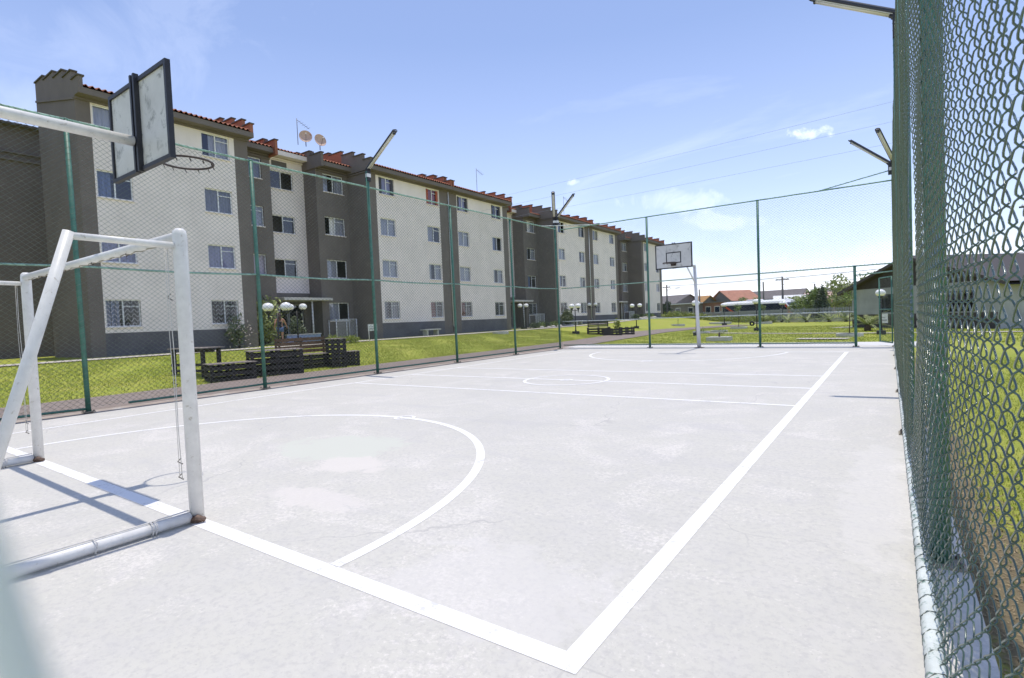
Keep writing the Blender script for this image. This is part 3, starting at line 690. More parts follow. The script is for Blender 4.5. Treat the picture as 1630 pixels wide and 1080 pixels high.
        # front rise of the step is dark as well
def building(c,k,label,styles):
    rt=thing('apartment_building',label,'building',(-27,c,.5),0,'four-storey apartment buildings')
    gz=.1; w=MB(); holes_all=[]
    wins=[]
    def st(tagk,i,j):
        return styles.get((tagk,i,j)) or rnd_style(tagk,j)
    def rnd_style(tagk,j):
        cur=random.choice(['full_white','part_white','part_white','full_grey','part_blue','full_lilac','half_white','none','left_white'])
        return (cur,random.choice(['','','','L','R']) if tagk in 'AB' else random.choice(['','','','','R']),(j==0),('dark' if tagk=='C' and j==3 and random.random()<.55 and k!=0 else ''))
    EN={-1:10.68 if k==0 else 11.08,1:11.08}
    for s in (-1,1):
        y0,y1=sorted((c+s*3.75,c+s*EN[s])); H=[]
        for i,(a,b) in enumerate(((4.66,5.94),(8.86,10.12))):
            ya,yb=sorted((c+s*a,c+s*b))
            for j,(z0,z1) in enumerate(ROWS):
                H.append((ya,yb,z0,z1)); wins.append((XC-.09,ya,z0,yb-ya,z1-z0,st('C',(s,i),j)))
        e=sorted((c+s*4.42,c+s*10.18))
        def mf(y,z,e=e):
            if not e[0]<y<e[1]: return M['dark']
            return M['base'] if z<1.5 else M['cream']
        wall_x(w,XC,y0,y1,gz,11.2,H,mf,extra_y=e,extra_z=(1.5,))
        # recess wing B
        y0,y1=sorted((c+s*1.45,c+s*3.75)); ya,yb=sorted((c+s*1.95,c+s*3.42)); H=[]
        for j,(z0,z1) in enumerate(ROWS):
            H.append((ya,yb,z0,z1)); wins.append((XB-.09,ya,z0,yb-ya,z1-z0,st('B',s,j)))
        wall_x(w,XB,y0,y1,gz,11.45,H,lambda y,z:M['dark'])
        for yy,xa,xb,zt in ((c+s*3.75,XC,XB,11.5),(c+s*1.45,XB,XA-.4,11.9),(c+s*EN[s],XC,-29.55,11.2)):
            w.quad((xa,yy,gz),(xb,yy,gz),(xb,yy,zt),(xa,yy,zt),M['dark'])
    H=[]
    for j,(z0,z1) in enumerate(((4.45,5.5),(7.03,8.05),(9.6,10.65))):
        H.append((c-.82,c+.72,z0,z1)); wins.append((XA-.09,c-.82,z0,1.54,z1-z0,st('A',0,j)))
    H.append((c-1.0,c+1.0,.55,2.85))
    wall_x(w,XA,c-1.45,c+1.45,gz,11.75,H,lambda y,z:M['cream'] if z>3.5 else M['dark'],extra_z=(3.5,))
    w.quad((-29.55,c-EN[-1],gz),(-29.55,c+11.08,gz),(-29.55,c+11.08,12.3),(-29.55,c-EN[-1],12.3),M['dark'])
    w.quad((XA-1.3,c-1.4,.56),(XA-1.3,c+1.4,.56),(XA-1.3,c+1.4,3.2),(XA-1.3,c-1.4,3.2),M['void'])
    w.build('outer_wall',rt)
    for q in wins: add_window(rt,*q)
    # roof
    r=MB()
    for s in (-1,1):
        y0,y1=sorted((c+s*3.84,c+s*(EN[s]-.17))); tiles(r,y0,y1,-24.42,11.17,-29.7,.235,M['tile'])
        y0,y1=sorted((c+s*1.53,c+s*3.66)); tiles(r,y0,y1,-26.3,11.33,-29.7,.235,M['tile'])
    tiles(r,c-1.37,c+1.37,-27.5,11.72,-29.7,.235,M['tile'])
    rf=r.build('tiled_roof',rt,True)
    for s in (-1,1):
        for yy,xf,fd,zo in ((3.75,-24.5,-26.9 if s>0 else 99,0),(EN[s]-.08,-24.5,99 if not(k==0 and s<0) else -99,0),(1.45,-26.15,-27.3 if s>0 else 99,-.5)):
            p=MB(); parapet(p,c+s*yy,.155,xf,fd,zo); p.build('stepped_parapet',rf)
    # fascias and soffits
    for s in (-1,1):
        f=MB(); y0,y1=sorted((c+s*3.68,c+s*(EN[s]+.02)))
        f.box(-24.56,-24.47,y0,y1,10.90,11.10,M['dark']); f.box(XC-.002,-24.47,y0,y1,10.86,10.899,M['dark']); f.box(XC+.001,XC+.07,y0,y1,10.76,10.859,M['dark'])
        y0,y1=sorted((c+s*1.42,c+s*3.67)); f.box(-26.42,-26.34,y0,y1,11.06,11.27,M['dark']); f.box(XB-.002,-26.34,y0,y1,11.02,11.059,M['dark'])
        f.box(XB+.001,XB+.09,y0,y1,10.92,11.0,M['dark']); f.box(XB+.001,XB+.07,y0,y1,10.78,10.84,M['dark'])
        yy=c+s*3.75; f.box(XB+.0,XC,*sorted((yy-s*.001,yy-s*.07)),10.78,10.84,M['dark'])
        f.build('fascia',rt)
    f=MB(); f.box(-27.6,-27.52,c-1.41,c+1.41,11.45,11.66,M['cream']); f.box(XA-.002,-27.52,c-1.41,c+1.41,11.40,11.449,M['cream']); f.box(XA+.001,XA+.1,c-1.41,c+1.41,11.28,11.36,M['cream']); f.build('fascia',rt)
    if k<2:
        d=MB(); d.tube([(XC+.05,c+11.1,10.8),(XC+.05,c+11.1,1.15)],.045,M['white_pole'],10); d.tube([(XC+.05,c+11.1,1.15),(XC+.16,c+11.1,1.02)],.045,M['white_pole'],10); d.build('downpipe',rt,True)
    d=MB(); d.box(XA+.002,-26.25,c-1.42,c+1.75,2.98,3.13,M['house_white']); d.build('canopy',rt,bevel=.01)
    d=MB(); d.box(XA+.001,XA+.02,c-.6,c+.35,10.86,11.2,M['louvre'])
    for i in range(6): d.box(XA+.02,XA+.035,c-.58,c+.33,10.88+i*.053,10.905+i*.053,M['dark'])
    d.build('louvre_vent',rt)
    d=MB(); d.tube([(-26.6,c+.55,.5),(-26.6,c+.55,2.98)],.05,M['white_pole'],10); d.build('canopy_post',rt,True)
    d=MB()
    for ya,yb in ((c-.98,c-.02),(c+.02,c+.98)):
        for q in ((ya,ya+.06,.56,2.84),(yb-.06,yb,.56,2.84),(ya+.061,yb-.061,2.76,2.84),(ya+.061,yb-.061,.56,.72),(ya+.061,yb-.061,1.5,1.58)): d.box(XA-.12,XA-.07,q[0],q[1],q[2],q[3],M['fence_grey'])
    dr=d.build('entrance_door',rt)
    d=MB(); d.quad((XA-.1,c-.92,.7),(XA-.1,c+.92,.7),(XA-.1,c+.92,2.8),(XA-.1,c-.92,2.8),M['glass']); d.build('pane',dr)
    if k==0:
        d=MB(); yy=c-EN[-1]; d.add([(XC,yy-.06,10.72),(-29.5,yy-.06,11.75),(-29.5,yy-.06,11.84),(XC,yy-.06,10.81),(XC,yy-.001,10.72),(-29.5,yy-.001,11.75),(-29.5,yy-.001,11.84),(XC,yy-.001,10.81)],[(0,1,2,3),(3,2,6,7),(1,0,4,5),(0,3,7,4),(2,1,5,6)],M['dark']); d.build('rake_moulding',rt)
    return rt
def W(cur,op='',gr=False,sh=''): return (cur,op,gr,sh)
s1={('C',(-1,1),0):W('part_blue','',True),('C',(-1,0),0):W('none','',True),('C',(-1,1),1):W('full_lilac'),('C',(-1,0),1):W('full_lilac'),('C',(-1,1),2):W('part_blue'),('C',(-1,0),2):W('full_grey'),('C',(-1,0),3):W('half_white'),('C',(-1,1),3):W('full_white'),
 ('A',0,2):W('none','R'),('A',0,1):W('none','L'),('A',0,0):W('none','L'),('B',1,3):W('part_white'),('B',1,2):W('half_white','L'),('B',1,1):W('left_white','R'),('B',1,0):W('left_white','R'),
 ('C',(1,0),3):W('full_lilac','',False,'dark'),('C',(1,1),3):W('red_full','',False,'red'),('C',(1,0),2):W('full_white'),('C',(1,1),2):W('left_white'),('C',(1,0),1):W('full_white'),('C',(1,1),1):W('part_white'),('C',(1,0),0):W('part_white','',True),('C',(1,1),0):W('red','',True)}
s2={('C',(-1,1),0):W('red','',True),('C',(-1,0),0):W('none','',True),('C',(-1,1),3):W('full_lilac','',False,'dark'),('C',(-1,0),3):W('part_blue','',False,'dark'),('C',(-1,1),2):W('full_white'),('C',(-1,1),1):W('full_white'),('C',(-1,0),1):W('part_white'),('C',(1,0),0):W('tan','',True)}
CS=(16.72,38.95,61.2)
building(CS[0],0,'nearest four-storey cream and dark apartment building, with the bare end wall and two satellite dishes',s1)
building(CS[1],1,'middle four-storey cream and dark apartment building, between the nearest and the farthest',s2)
building(CS[2],2,'farthest four-storey cream and dark apartment building, ending beside the sky and the far houses',{})
rw=thing('apartment_building','dark rear apartment wing set back at the left edge behind the nearest building','building',(-36,2,.5))
b=MB(); b.box(-40,-32,-9,9.0,.1,11.25,M['dark']); b.build('outer_wall',rw)
b=MB(); b.box(-32,-31.9,-9,9.0,9.66,9.76,M['dark']); b.box(-32,-31.88,-9,9.0,10.0,10.06,M['dark']); b.build('cornice',rw)
b=MB(); tiles(b,-9.1,9.1,-31.6,11.3,-36,.2,M['roof_dark']); b.box(-32.0,-31.62,-9.1,9.0,11.251,11.34,M['dark']); b.build('tiled_roof',rw)
# dishes and aerials on the roofs
def dish(loc,az,label,r=.36):
    t=thing('satellite_dish',label,'satellite dish',loc,0,'satellite dishes on the nearest roof')
    d=Vector((math.cos(az)*.85,math.sin(az)*.85,.16)).normalized(); s=d.cross(Vector((0,0,1))).normalized(); u=s.cross(d); cc=Vector(loc)+Vector((0,0,.55))
    b=MB(); n=24; vs=[];fs=[]
    for j in range(6):
        rr=r*j/5; dep=.10*(rr/r)**2
        for i in range(n):
            a=2*math.pi*i/n; vs.append(cc+d*dep+(s*math.cos(a)+u*math.sin(a))*max(rr,.002))
    for j in range(5):
        for i in range(n): fs.append((j*n+i,j*n+(i+1)%n,(j+1)*n+(i+1)%n,(j+1)*n+i))
    b.add(vs,fs,M['dish']); b.tube([vs[5*n+i] for i in range(n)]+[vs[5*n]],.010,M['dish'],6,False); b.build('reflector',t,True)
    b=MB(); b.tube([Vector(loc),Vector(loc)+Vector((0,0,.3)),cc-d*.06],.025,M['bolt'],8); b.build('mast',t,True)
    b=MB(); tip=cc+d*.42-u*.02; b.tube([cc+d*.1-u*r*.95,tip],.011,M['bolt'],6); b.tube([tip-d*.06,tip+d*.05],.03,M['bracket'],8); b.build('feed_arm',t,True)
dish((-27.0,17.72,12.10),-.55,'rust-pink satellite dish on the nearest roof, left of the pair')
dish((-26.75,18.5,12.02),-.15,'rust-pink satellite dish on the nearest roof, right of the pair')
def aerial(loc,h,label):
    t=thing('roof_aerial',label,'aerial',loc,0,'thin roof aerials')
    x,y,z=loc; b=MB(); b.tube([(x,y,z),(x,y,z+h)],.018,M['bolt'],6); b.build('mast',t,True)
    b=MB(); b.tube([(x,y,z+h-.08),(x+.1,y+.75,z+h-.45)],.012,M['bolt'],5)
    for i in range(5):
        q=Vector((x,y,z+h-.08)).lerp(Vector((x+.1,y+.75,z+h-.45)),.2+.18*i); b.tube([q+Vector((-.2,0,0)),q+Vector((.2,0,0))],.006,M['bolt'],4)
    b.build('crossarm',t,True)
aerial((-27.6,17.6,12.3),1.55,'thin roof aerial standing behind the two satellite dishes')
aerial((-27.6,34.6,12.4),2.0,'thin roof aerial above the middle apartment building')
aerial((-27.6,49.6,12.4),2.1,'thin roof aerial above the seam of the middle and farthest buildings')

# gas cages, bushes, stones at each entrance
def pipe_cage(loc,label):
    t=thing('pipe_cage',label,'cage',loc,0,'white pipe cages beside the entrances'); x,y,z=loc
    b=MB(); w,d,h=1.5,.7,1.28
    P=[(x,y),(x+d,y),(x+d,y+w),(x,y+w)]
    for i in range(4):
        a=P[i];c=P[(i+1)%4]; b.tube([(a[0],a[1],z-.05),(a[0],a[1],z+h)],.026,M['white_pole'],8)
        b.tube([(a[0],a[1],z+h),(c[0],c[1],z+h)],.022,M['white_pole'],8); b.tube([(a[0],a[1],z+.1),(c[0],c[1],z+.1)],.018,M['white_pole'],8)
    b.tube([(x+d,y+w*.5,z+.1),(x+d,y+w*.5,z+h)],.022,M['white_pole'],8); b.build('pipe_frame',t,True)
    b=MB()
    for i in range(1,25): b.tube([(x+d,y+w*i/25,z+.1),(x+d,y+w*i/25,z+h)],.004,M['bracket'],4)
    for i in range(1,20): b.tube([(x+d,y,z+h*i/20),(x+d,y+w,z+h*i/20)],.004,M['bracket'],4)
    b.build('mesh_panel',t)
for c,l in zip(CS,('white pipe cage against the dark wall, beside the entrance nearest the camera','white pipe cage against the dark wall, beside the middle building entrance','white pipe cage against the dark wall, beside the farthest building entrance')): pipe_cage((-26.75,c+1.75,.54),l)

def leaf_cloud(blobs,n,size,mat,name,parent,flat=.0,seed=None,asp=1.5):
    rg=np.random.default_rng(seed or random.randint(1,10**6)); C=[]
    vol=np.array([b[1][0]*b[1][1]*b[1][2] for b in blobs])**.75; cnt=np.maximum(4,(n*vol/vol.sum()).astype(int))
    for (c,r),k in zip(blobs,cnt):
        d=rg.normal(size=(k,3)); d/=np.linalg.norm(d,axis=1,keepdims=True); rad=rg.uniform(.45,1.05,k)**.6
        lump=1+.22*np.sin(d[:,0]*5+c[0]*3)*np.sin(d[:,1]*6+c[1])+.18*np.sin(d[:,2]*7+c[2])
        C.append(np.array(c)+d*rad[:,None]*np.array(r)*lump[:,None])
    C=np.concatenate(C); n=len(C)
    a=rg.normal(size=(n,3)); a[:,2]*=1-flat; a/=np.linalg.norm(a,axis=1,keepdims=True); b=np.cross(a,rg.normal(size=(n,3))); b/=np.linalg.norm(b,axis=1,keepdims=True)
    s=size*rg.uniform(.6,1.4,n)[:,None]
    V=np.stack([C-a*s*asp,C-b*s*.55+a*s*.1,C+a*s*asp,C+b*s*.55+a*s*.1],1).reshape(-1,3)
    return np_mesh(name,V,np.arange(4*n).reshape(n,4),mat,parent,smooth=False)
def shrub(loc,r,h,mat,label,group=None,n=500,size=.06,name='shrub',cat='shrub',wide=None):
    t=thing(name,label,cat,loc,0,group); x,y,z=loc; w=wide or r
    bl=[((x+random.uniform(-.5,.5)*r,y+random.uniform(-.5,.5)*w,z+h*random.uniform(.4,.65)),(r*random.uniform(.45,.7),w*random.uniform(.45,.7),h*random.uniform(.3,.5))) for _ in range(6)]
    leaf_cloud(bl,n,size,mat,'foliage',t)
    b=MB()
    for i in range(5): b.tube([(x+random.uniform(-.06,.06),y+random.uniform(-.06,.06),z-.05),(x+random.uniform(-.5,.5)*r,y+random.uniform(-.5,.5)*w,z+h*.6)],[.018,.007],M['bark'],5)
    b.build('stem',t,True); return t
shrub((-26.1,14.1,.54),.85,2.35,M['leaf_c'],'tall leafy shrub by the entrance of the nearest building, behind the double globe lamp',n=1500,size=.09)
shrub((-26.0,15.75,.54),.5,1.5,M['leaf_e'],'greyish leafy shrub to the right of the walking person at the entrance',n=700,size=.07)
t=shrub((-24.5,11.75,.54),.55,1.5,M['leaf_e'],'loose shrub with pale pink flowers left of the walking person',n=420,size=.07)
leaf_cloud([((-24.45,11.75,1.3),(.6,.65,.6))],120,.04,M['flower'],'flowers',t)
shrub((-21.6,16.15,.5),.42,.42,M['leaf_d'],'low bright green clipped bush right of the white pipe cage',n=900,size=.035,wide=.55)
shrub((-24.3,17.1,.54),.35,.35,M['leaf_d'],'small bright green bush behind the pallet sofa',n=500,size=.035,wide=.7)
for i,(c,k) in enumerate(((38.95,5),(61.2,6))):
    for j in range(k):
        y=c-2.2+j*1.1
        shrub((-23.9+random.uniform(-.25,.25),y+random.uniform(-.2,.2),hz(-23.9,y)),.55,.55,M['leaf_a'] if j%2 else M['leaf_b'],'low rounded green shrub in the bed before the '+('middle' if i==0 else 'farthest')+' building entrance','low shrubs in the bed before the '+('middle' if i==0 else 'farthest')+' entrance',n=420,size=.05)
    for j in range(6):
        y=c-2+j*.95; b=MB(); x=-23.1+random.uniform(-.15,.15); z=hz(x,y); r=random.uniform(.16,.3)
        b.lathe([(r*.7,-.05),(r,.05),(r*.85,r*.55),(r*.4,r*.8)],M['stone'],(x,y,z),9)
        tag(b.build('garden_stone',None,True),'pale rounded stone edging the bed before the '+('middle' if i==0 else 'farthest')+' building entrance','stone','pale stones edging the bed before the '+('middle' if i==0 else 'farthest')+' entrance')
tp=thing('planter_wall','low blue panel wall beside the entrance of the nearest building','low wall',(-25.6,16.0,.5)); b=MB(); b.box(-25.7,-25.55,14.9,17.0,.45,1.02,M['blue_tile']); b.build('panel',tp,bevel=.01); b=MB(); b.box(-25.73,-25.52,14.87,17.03,1.02,1.07,M['planter']); b.build('coping',tp)

# ------------------------------------------------------------------ sign by the bush
def small_sign(loc,rz,label,h,w,ph):
    t=thing('garden_sign',label,'sign',loc,rz,local=True)
    b=MB(); b.tube([(0,0,-.1),(0,0,h)],.022,M['sign_white'],8); b.build('post',t,True)
    b=MB(); b.box(.024,.045,-.05,w-.05,h-ph,h,M['sign_white']); p=b.build('panel',t)
    b=MB(); b.box(.0455,.048,0,w-.1,h-ph*.78,h-ph*.62,M['fence_grey']); b.box(.0455,.048,0,w*.6,h-ph*.45,h-ph*.36,M['fence_grey']); b.build('lettering',p)
small_sign((-21.7,17.25,.5),-.35,'small white sign board on a post on the lawn by the bright green bush',.95,.5,.36)
small_sign((.62,33.0,-.08),-1.2,'small white sign on a thin post in front of the grey clubhouse',.95,.42,.5)

# ------------------------------------------------------------------ double globe lamps
def lamp(loc,rz,label,first=[]):
    if first:
        o=copy_tree(first[0]); o.location=loc; o.rotation_euler=(0,0,rz); o['label']=label; return o
    t=thing('garden_lamp',label,'lamp post',loc,rz,'double globe garden lamps',True); H=1.78
    b=MB(); b.box(-.19,.19,-.19,.19,-.12,.2,M['dkbase']); b.build('base_block',t,bevel=.015)
    b=MB(); b.tube([(0,0,.2),(0,0,H)],[.042,.032],M['iron'],10); b.lathe([(.06,0),(.06,.06),(.04,.1)],M['iron'],(0,0,.2),10); b.build('pole',t,True)
    b=MB(); b.tube([(-.33,0,H-.02),(-.30,0,H-.09),(0,0,H-.12),(.30,0,H-.09),(.33,0,H-.02)],.018,M['iron'],8)
    for s in (-1,1): b.lathe([(.03,0),(.085,.03),(.10,.09),(.105,.13)],M['iron'],(s*.33,0,H-.06),14); b.tube([(s*.33,0,H-.26),(s*.33,0,H-.06)],[.02,.035],M['iron'],8)
    b.build('bracket',t,True)
    for s in (-1,1):
        b=MB(); pr=[]; r=.205
        for i in range(15):
            a=-1.15+(math.pi/2+1.15)*i/14; pr.append((max(.004,r*math.cos(a)),H+.22+r*.82*math.sin(a)))
        b.lathe(pr,M['globe'],(s*.33,0,0),24); b.build('globe',t,True)
    first.append(t); return t
for p,rz,l in (((-17.9,9.75),.7,'double globe garden lamp behind the pallet seats, largest of the lamps'),((-25.0,15.2),.75,'double globe garden lamp at the entrance of the nearest building, behind the walking person'),
 ((-24.5,36.3),1.25,'double globe garden lamp in front of the entrance of the middle building'),((-17.3,32.2),-.3,'double globe garden lamp on the lawn left of the small dark pallet seats'),
 ((-24.5,49.4),.3,'double globe garden lamp close to the wall of the farthest building, between two other lamps'),((-17.1,43.0),.2,'double globe garden lamp on the lawn right of the small dark pallet seats'),
 ((-8.6,31.5),1.75,'double globe garden lamp just left of the white pole of the far hoop'),((-12.3,53.7),1.5,'double globe garden lamp in front of the rear half of the far coach'),
 ((-6.36,37.8),1.9,'double globe garden lamp half hidden behind the second post of the far fence'),((-8.1,60.6),1.3,'double globe garden lamp in front of the front end of the coach'),
 ((.72,29.5),1.55,'double globe garden lamp on the lawn in front of the grey clubhouse')): lamp((p[0],p[1],hz(*p)),rz,l)

# ------------------------------------------------------------------ pallet furniture
def pallet_box(name,loc,rz,w,d,h,label,cat,layers=4,top=True,back=None,group='furniture made of dark pallets'):
    t=thing(name,label,cat,loc,rz,group,True)
    b=MB(); lh=h/layers
    for i in range(layers):
        z=i*lh
        for s in (0,1):
            y=s*(d-.022)-d/2
            b.box(-w/2,w/2,y,y+.022,z+.006,z+lh*.66,M['pallet'])
        for s in (0,1):
            x=s*(w-.022)-w/2; b.box(x,x+.022,-d/2+.023,d/2-.023,z+.006,z+lh*.62,M['pallet'])
    for x in (-w/2+.05,0,w/2-.05):
        for y in (-d/2+.07,d/2-.07): b.box(x-.045,x+.045,y-.045,y+.045,-.12,h-.003,M['pallet'])
    b.build('slat_frame',t)
    if top:
        b=MB(); n=7; e=.03
        for i in range(n): b.box(-w/2-e,w/2+e,-d/2-e+(d+2*e)*i/n+.006,-d/2-e+(d+2*e)*(i+1)/n-.006,h,h+.022,M['pallet_top'])
        b.build('seat_boards' if h<.6 else 'table_top',t)
    if back:
        b=MB(); bh,m=back
        for i in range(4): b.box(-w/2+.05,w/2-.05,d/2-.05,d/2-.025,h+.06+i*bh/4,h+.06+i*bh/4+bh/4-.025,m)
        for x in (-w/2+.08,w/2-.12,0): b.box(x,x+.05,d/2-.024,d/2+.03,.0,h+.06+bh,M['pallet'])
        b.build('backrest',t)
    return t
def pallet_table(loc,rz,w,d,h,label):
    t=thing('pallet_table',label,'table',loc,rz,'furniture made of dark pallets',True)
    b=MB()
    for i in range(8): b.box(-w/2+w*i/8+.005,-w/2+w*(i+1)/8-.005,-d/2,d/2,h-.03,h,M['pallet_top'])
    b.build('table_top',t)
    for x in (-w/2+.1,w/2-.2):
        for y in (-d/2+.06,d/2-.16):
            b=MB(); b.box(x,x+.09,y,y+.09,-.12,h-.031,M['pallet']); b.build('leg',t)
    b=MB(); b.box(-w/2+.05,w/2-.05,-.05,.05,h-.14,h-.031,M['pallet']); b.box(-w/2+.1,w/2-.11,-d/2+.03,-d/2+.055,.14,.22,M['pallet']); b.box(-w/2+.1,w/2-.11,-d/2+.03,-d/2+.055,.32,.40,M['pallet']); b.build('apron',t)
rzP=.72
def gp(x,y): return (x,y,hz(x,y)-.01)
pallet_table(gp(-16.2,6.0),rzP-.5,1.55,.75,.86,'raised pallet table with a grey top, leftmost of the pallet furniture')
pallet_box('pallet_bench',gp(-14.55,6.15),1.35,1.2,.75,.50,'low dark pallet bench in front of the raised pallet table at the left','bench',3)
pallet_box('pallet_table',gp(-14.75,7.65),1.2,1.5,1.05,.76,'dark slatted pallet table with a greyish top in the middle of the near pallet group','table',4)
pallet_box('pallet_bench',gp(-15.4,9.2),1.42,1.9,.8,.46,'dark pallet sofa with a brown plank backrest near the double globe lamp','bench',3,back=(.55,M['wood']))
pallet_box('pallet_crate',gp(-14.9,10.05),1.2,.5,.85,.98,'tall dark slatted pallet stack at the right of the near pallet group','crate',6)
pallet_box('pallet_crate',gp(-14.85,10.62),1.2,.5,.6,.5,'low dark slatted pallet box, rightmost of the near pallet group','crate',4)
pallet_box('pallet_bench',gp(-16.0,33.2),.55,1.6,.8,.52,'small dark pallet bench with a slatted backrest on the far lawn','bench',3,back=(.42,M['pallet']))
pallet_box('pallet_crate',gp(-14.9,33.0),.6,1.3,.8,.52,'dark pallet box in front of the far pallet bench','crate',3,False)
pallet_box('pallet_crate',gp(-14.4,34.5),.6,.95,.8,.58,'dark pallet box right of the far pallet bench','crate',3,False)
shrub((-15.4,34.9,hz(-15.4,34.9)),.3,1.0,M['leaf_d'],'yellow-green potted plant standing behind the far dark pallet seats',n=140,size=.08,name='potted_plant',cat='plant')

# ------------------------------------------------------------------ planters
def planter(x,y,r,h,label,plant,square=False,ph=1.0):
    z=hz(x,y); t=thing('concrete_planter',label,'planter',(x,y,z),0,'concrete planters on the lawn')
    b=MB()
    if square:
        b.box(x-r,x+r,y-r*.8,y+r*.8,z-.1,z+h,M['planter'])
    else: b.lathe([(r,-.1),(r*1.02,h*.5),(r,h),(r*.82,h),(r*.8,h-.05),(.01,h-.05)],M['planter'],(x,y,z),20)
    b.build('ring',t)
    b=MB(); b.lathe([(r*.78,h-.04),(r*.5,h-.01),(.02,h+.01)],M['soil'],(x,y,z),14)
    if not square: b.build('soil',t,True)
    if plant=='sapling':
        s=thing('sapling',label.replace('planter','planter holding this one') if False else 'thin young tree growing in '+label.replace('concrete ',''),'sapling',(x,y,z+h),0,'young trees in concrete planters')
        b=MB(); b.tube([(x,y,z+h-.06),(x+.02,y,z+h+ph*.5),(x-.02,y+.02,z+h+ph)],[.022,.016,.008],M['bark'],6); b.build('trunk',s,True)
        leaf_cloud([((x+random.uniform(-.12,.12),y+random.uniform(-.15,.15),z+h+ph*random.uniform(.75,1.05)),(.2,.2,.16)) for _ in range(5)],130,.045,M['leaf_a'],'crown',s)
    elif plant=='spiky':
        s=thing('spiky_plant','spiky green plant in '+label.replace('concrete ',''),'plant',(x,y,z+h)); b=MB()
        for i in range(26):
            a=random.uniform(0,6.28); l=random.uniform(.25,.5); e=random.uniform(.4,1.2); d=Vector((math.cos(a)*math.cos(e),math.sin(a)*math.cos(e),math.sin(e)))*l; o=Vector((x+random.uniform(-.25,.25),y+random.uniform(-.25,.25),z+h-.04)); n=d.cross(Vector((0,0,1))).normalized()*.03
            b.add([o-n,o+n,o+d],[(0,1,2)],M['leaf_a'])
        b.build('leaves',s)
planter(-5.75,25.4,.52,.2,'large concrete planter nearest the far fence, right of the far hoop pole','stub',True)
b=MB(); t=thing('stump_plant','short dark stem in the large concrete planter nearest the far fence','plant',(-5.75,25.4,.13)); b.tube([(-5.75,25.4,.1),(-5.74,25.4,.32)],[.05,.04],M['bark'],8); b.build('trunk',t,True); leaf_cloud([((-5.6,25.4,.42),(.22,.1,.12))],26,.04,M['leaf_a'],'leaves',t)
planter(-15.8,50.3,.62,.16,'round concrete planter on the mound left of the far hoop','sapling',ph=1.15)
planter(-8.57,42.6,.62,.18,'round concrete planter in front of the coach rear','sapling',ph=1.75)
planter(-9.3,35.0,.55,.16,'round concrete planter just right of the far hoop pole','spiky')
planter(-8.5,36.4,.55,.14,'flat concrete planter behind the far hoop pole','none')
planter(-13.5,57.0,.95,.2,'long low concrete planter near the boundary fence behind the far hoop','none',True)
planter(-9.1,55.7,.8,.2,'round concrete planter right of the second far fence post','sapling',ph=1.6)
planter(-.5,28.0,.55,.16,'round concrete planter beside the far fence gate post','sapling',ph=1.9)
planter(-20.6,27.6,.55,.16,'pale concrete planter on the lawn near the middle building','none')
planter(-22.8,41.0,.5,.16,'concrete planter with a bushy shrub in front of the middle building','none')
shrub((-22.8,41.0,hz(-22.8,41)+.1),.75,1.35,M['leaf_e'],'bushy grey-green shrub in the planter before the middle building',n=700,size=.08)
def slab_bench(x,y,label,rz=0):
    t=thing('concrete_bench',label,'bench',(x,y,hz(x,y)),rz,'low concrete benches by the building wall',True)
    b=MB(); b.box(-.25,.25,-.75,.75,.36,.44,M['planter']); b.build('seat',t,bevel=.01)
    for s in (-1,1):
        b=MB(); b.box(-.2,.2,s*.5-.06,s*.5+.06,-.1,.36,M['planter']); b.build('leg',t)
slab_bench(-24.2,24.6,'low concrete bench against the wall at the seam end of the nearest building')
slab_bench(-24.2,45.5,'low concrete bench against the wall of the farthest building, above the far pallet seats')
b=MB(); t=thing('spare_tyre','small round dark tyre standing on the lawn left of the second far fence post','tyre',(-9.1,50.3,hz(-9.1,50.3)))
b.tube([(-9.1+.15*math.cos(a),50.3,hz(-9.1,50.3)+.2+.15*math.sin(a)) for a in [i*2*math.pi/20 for i in range(21)]],.075,M['rubber'],8,False); b.build('tread',t,True)

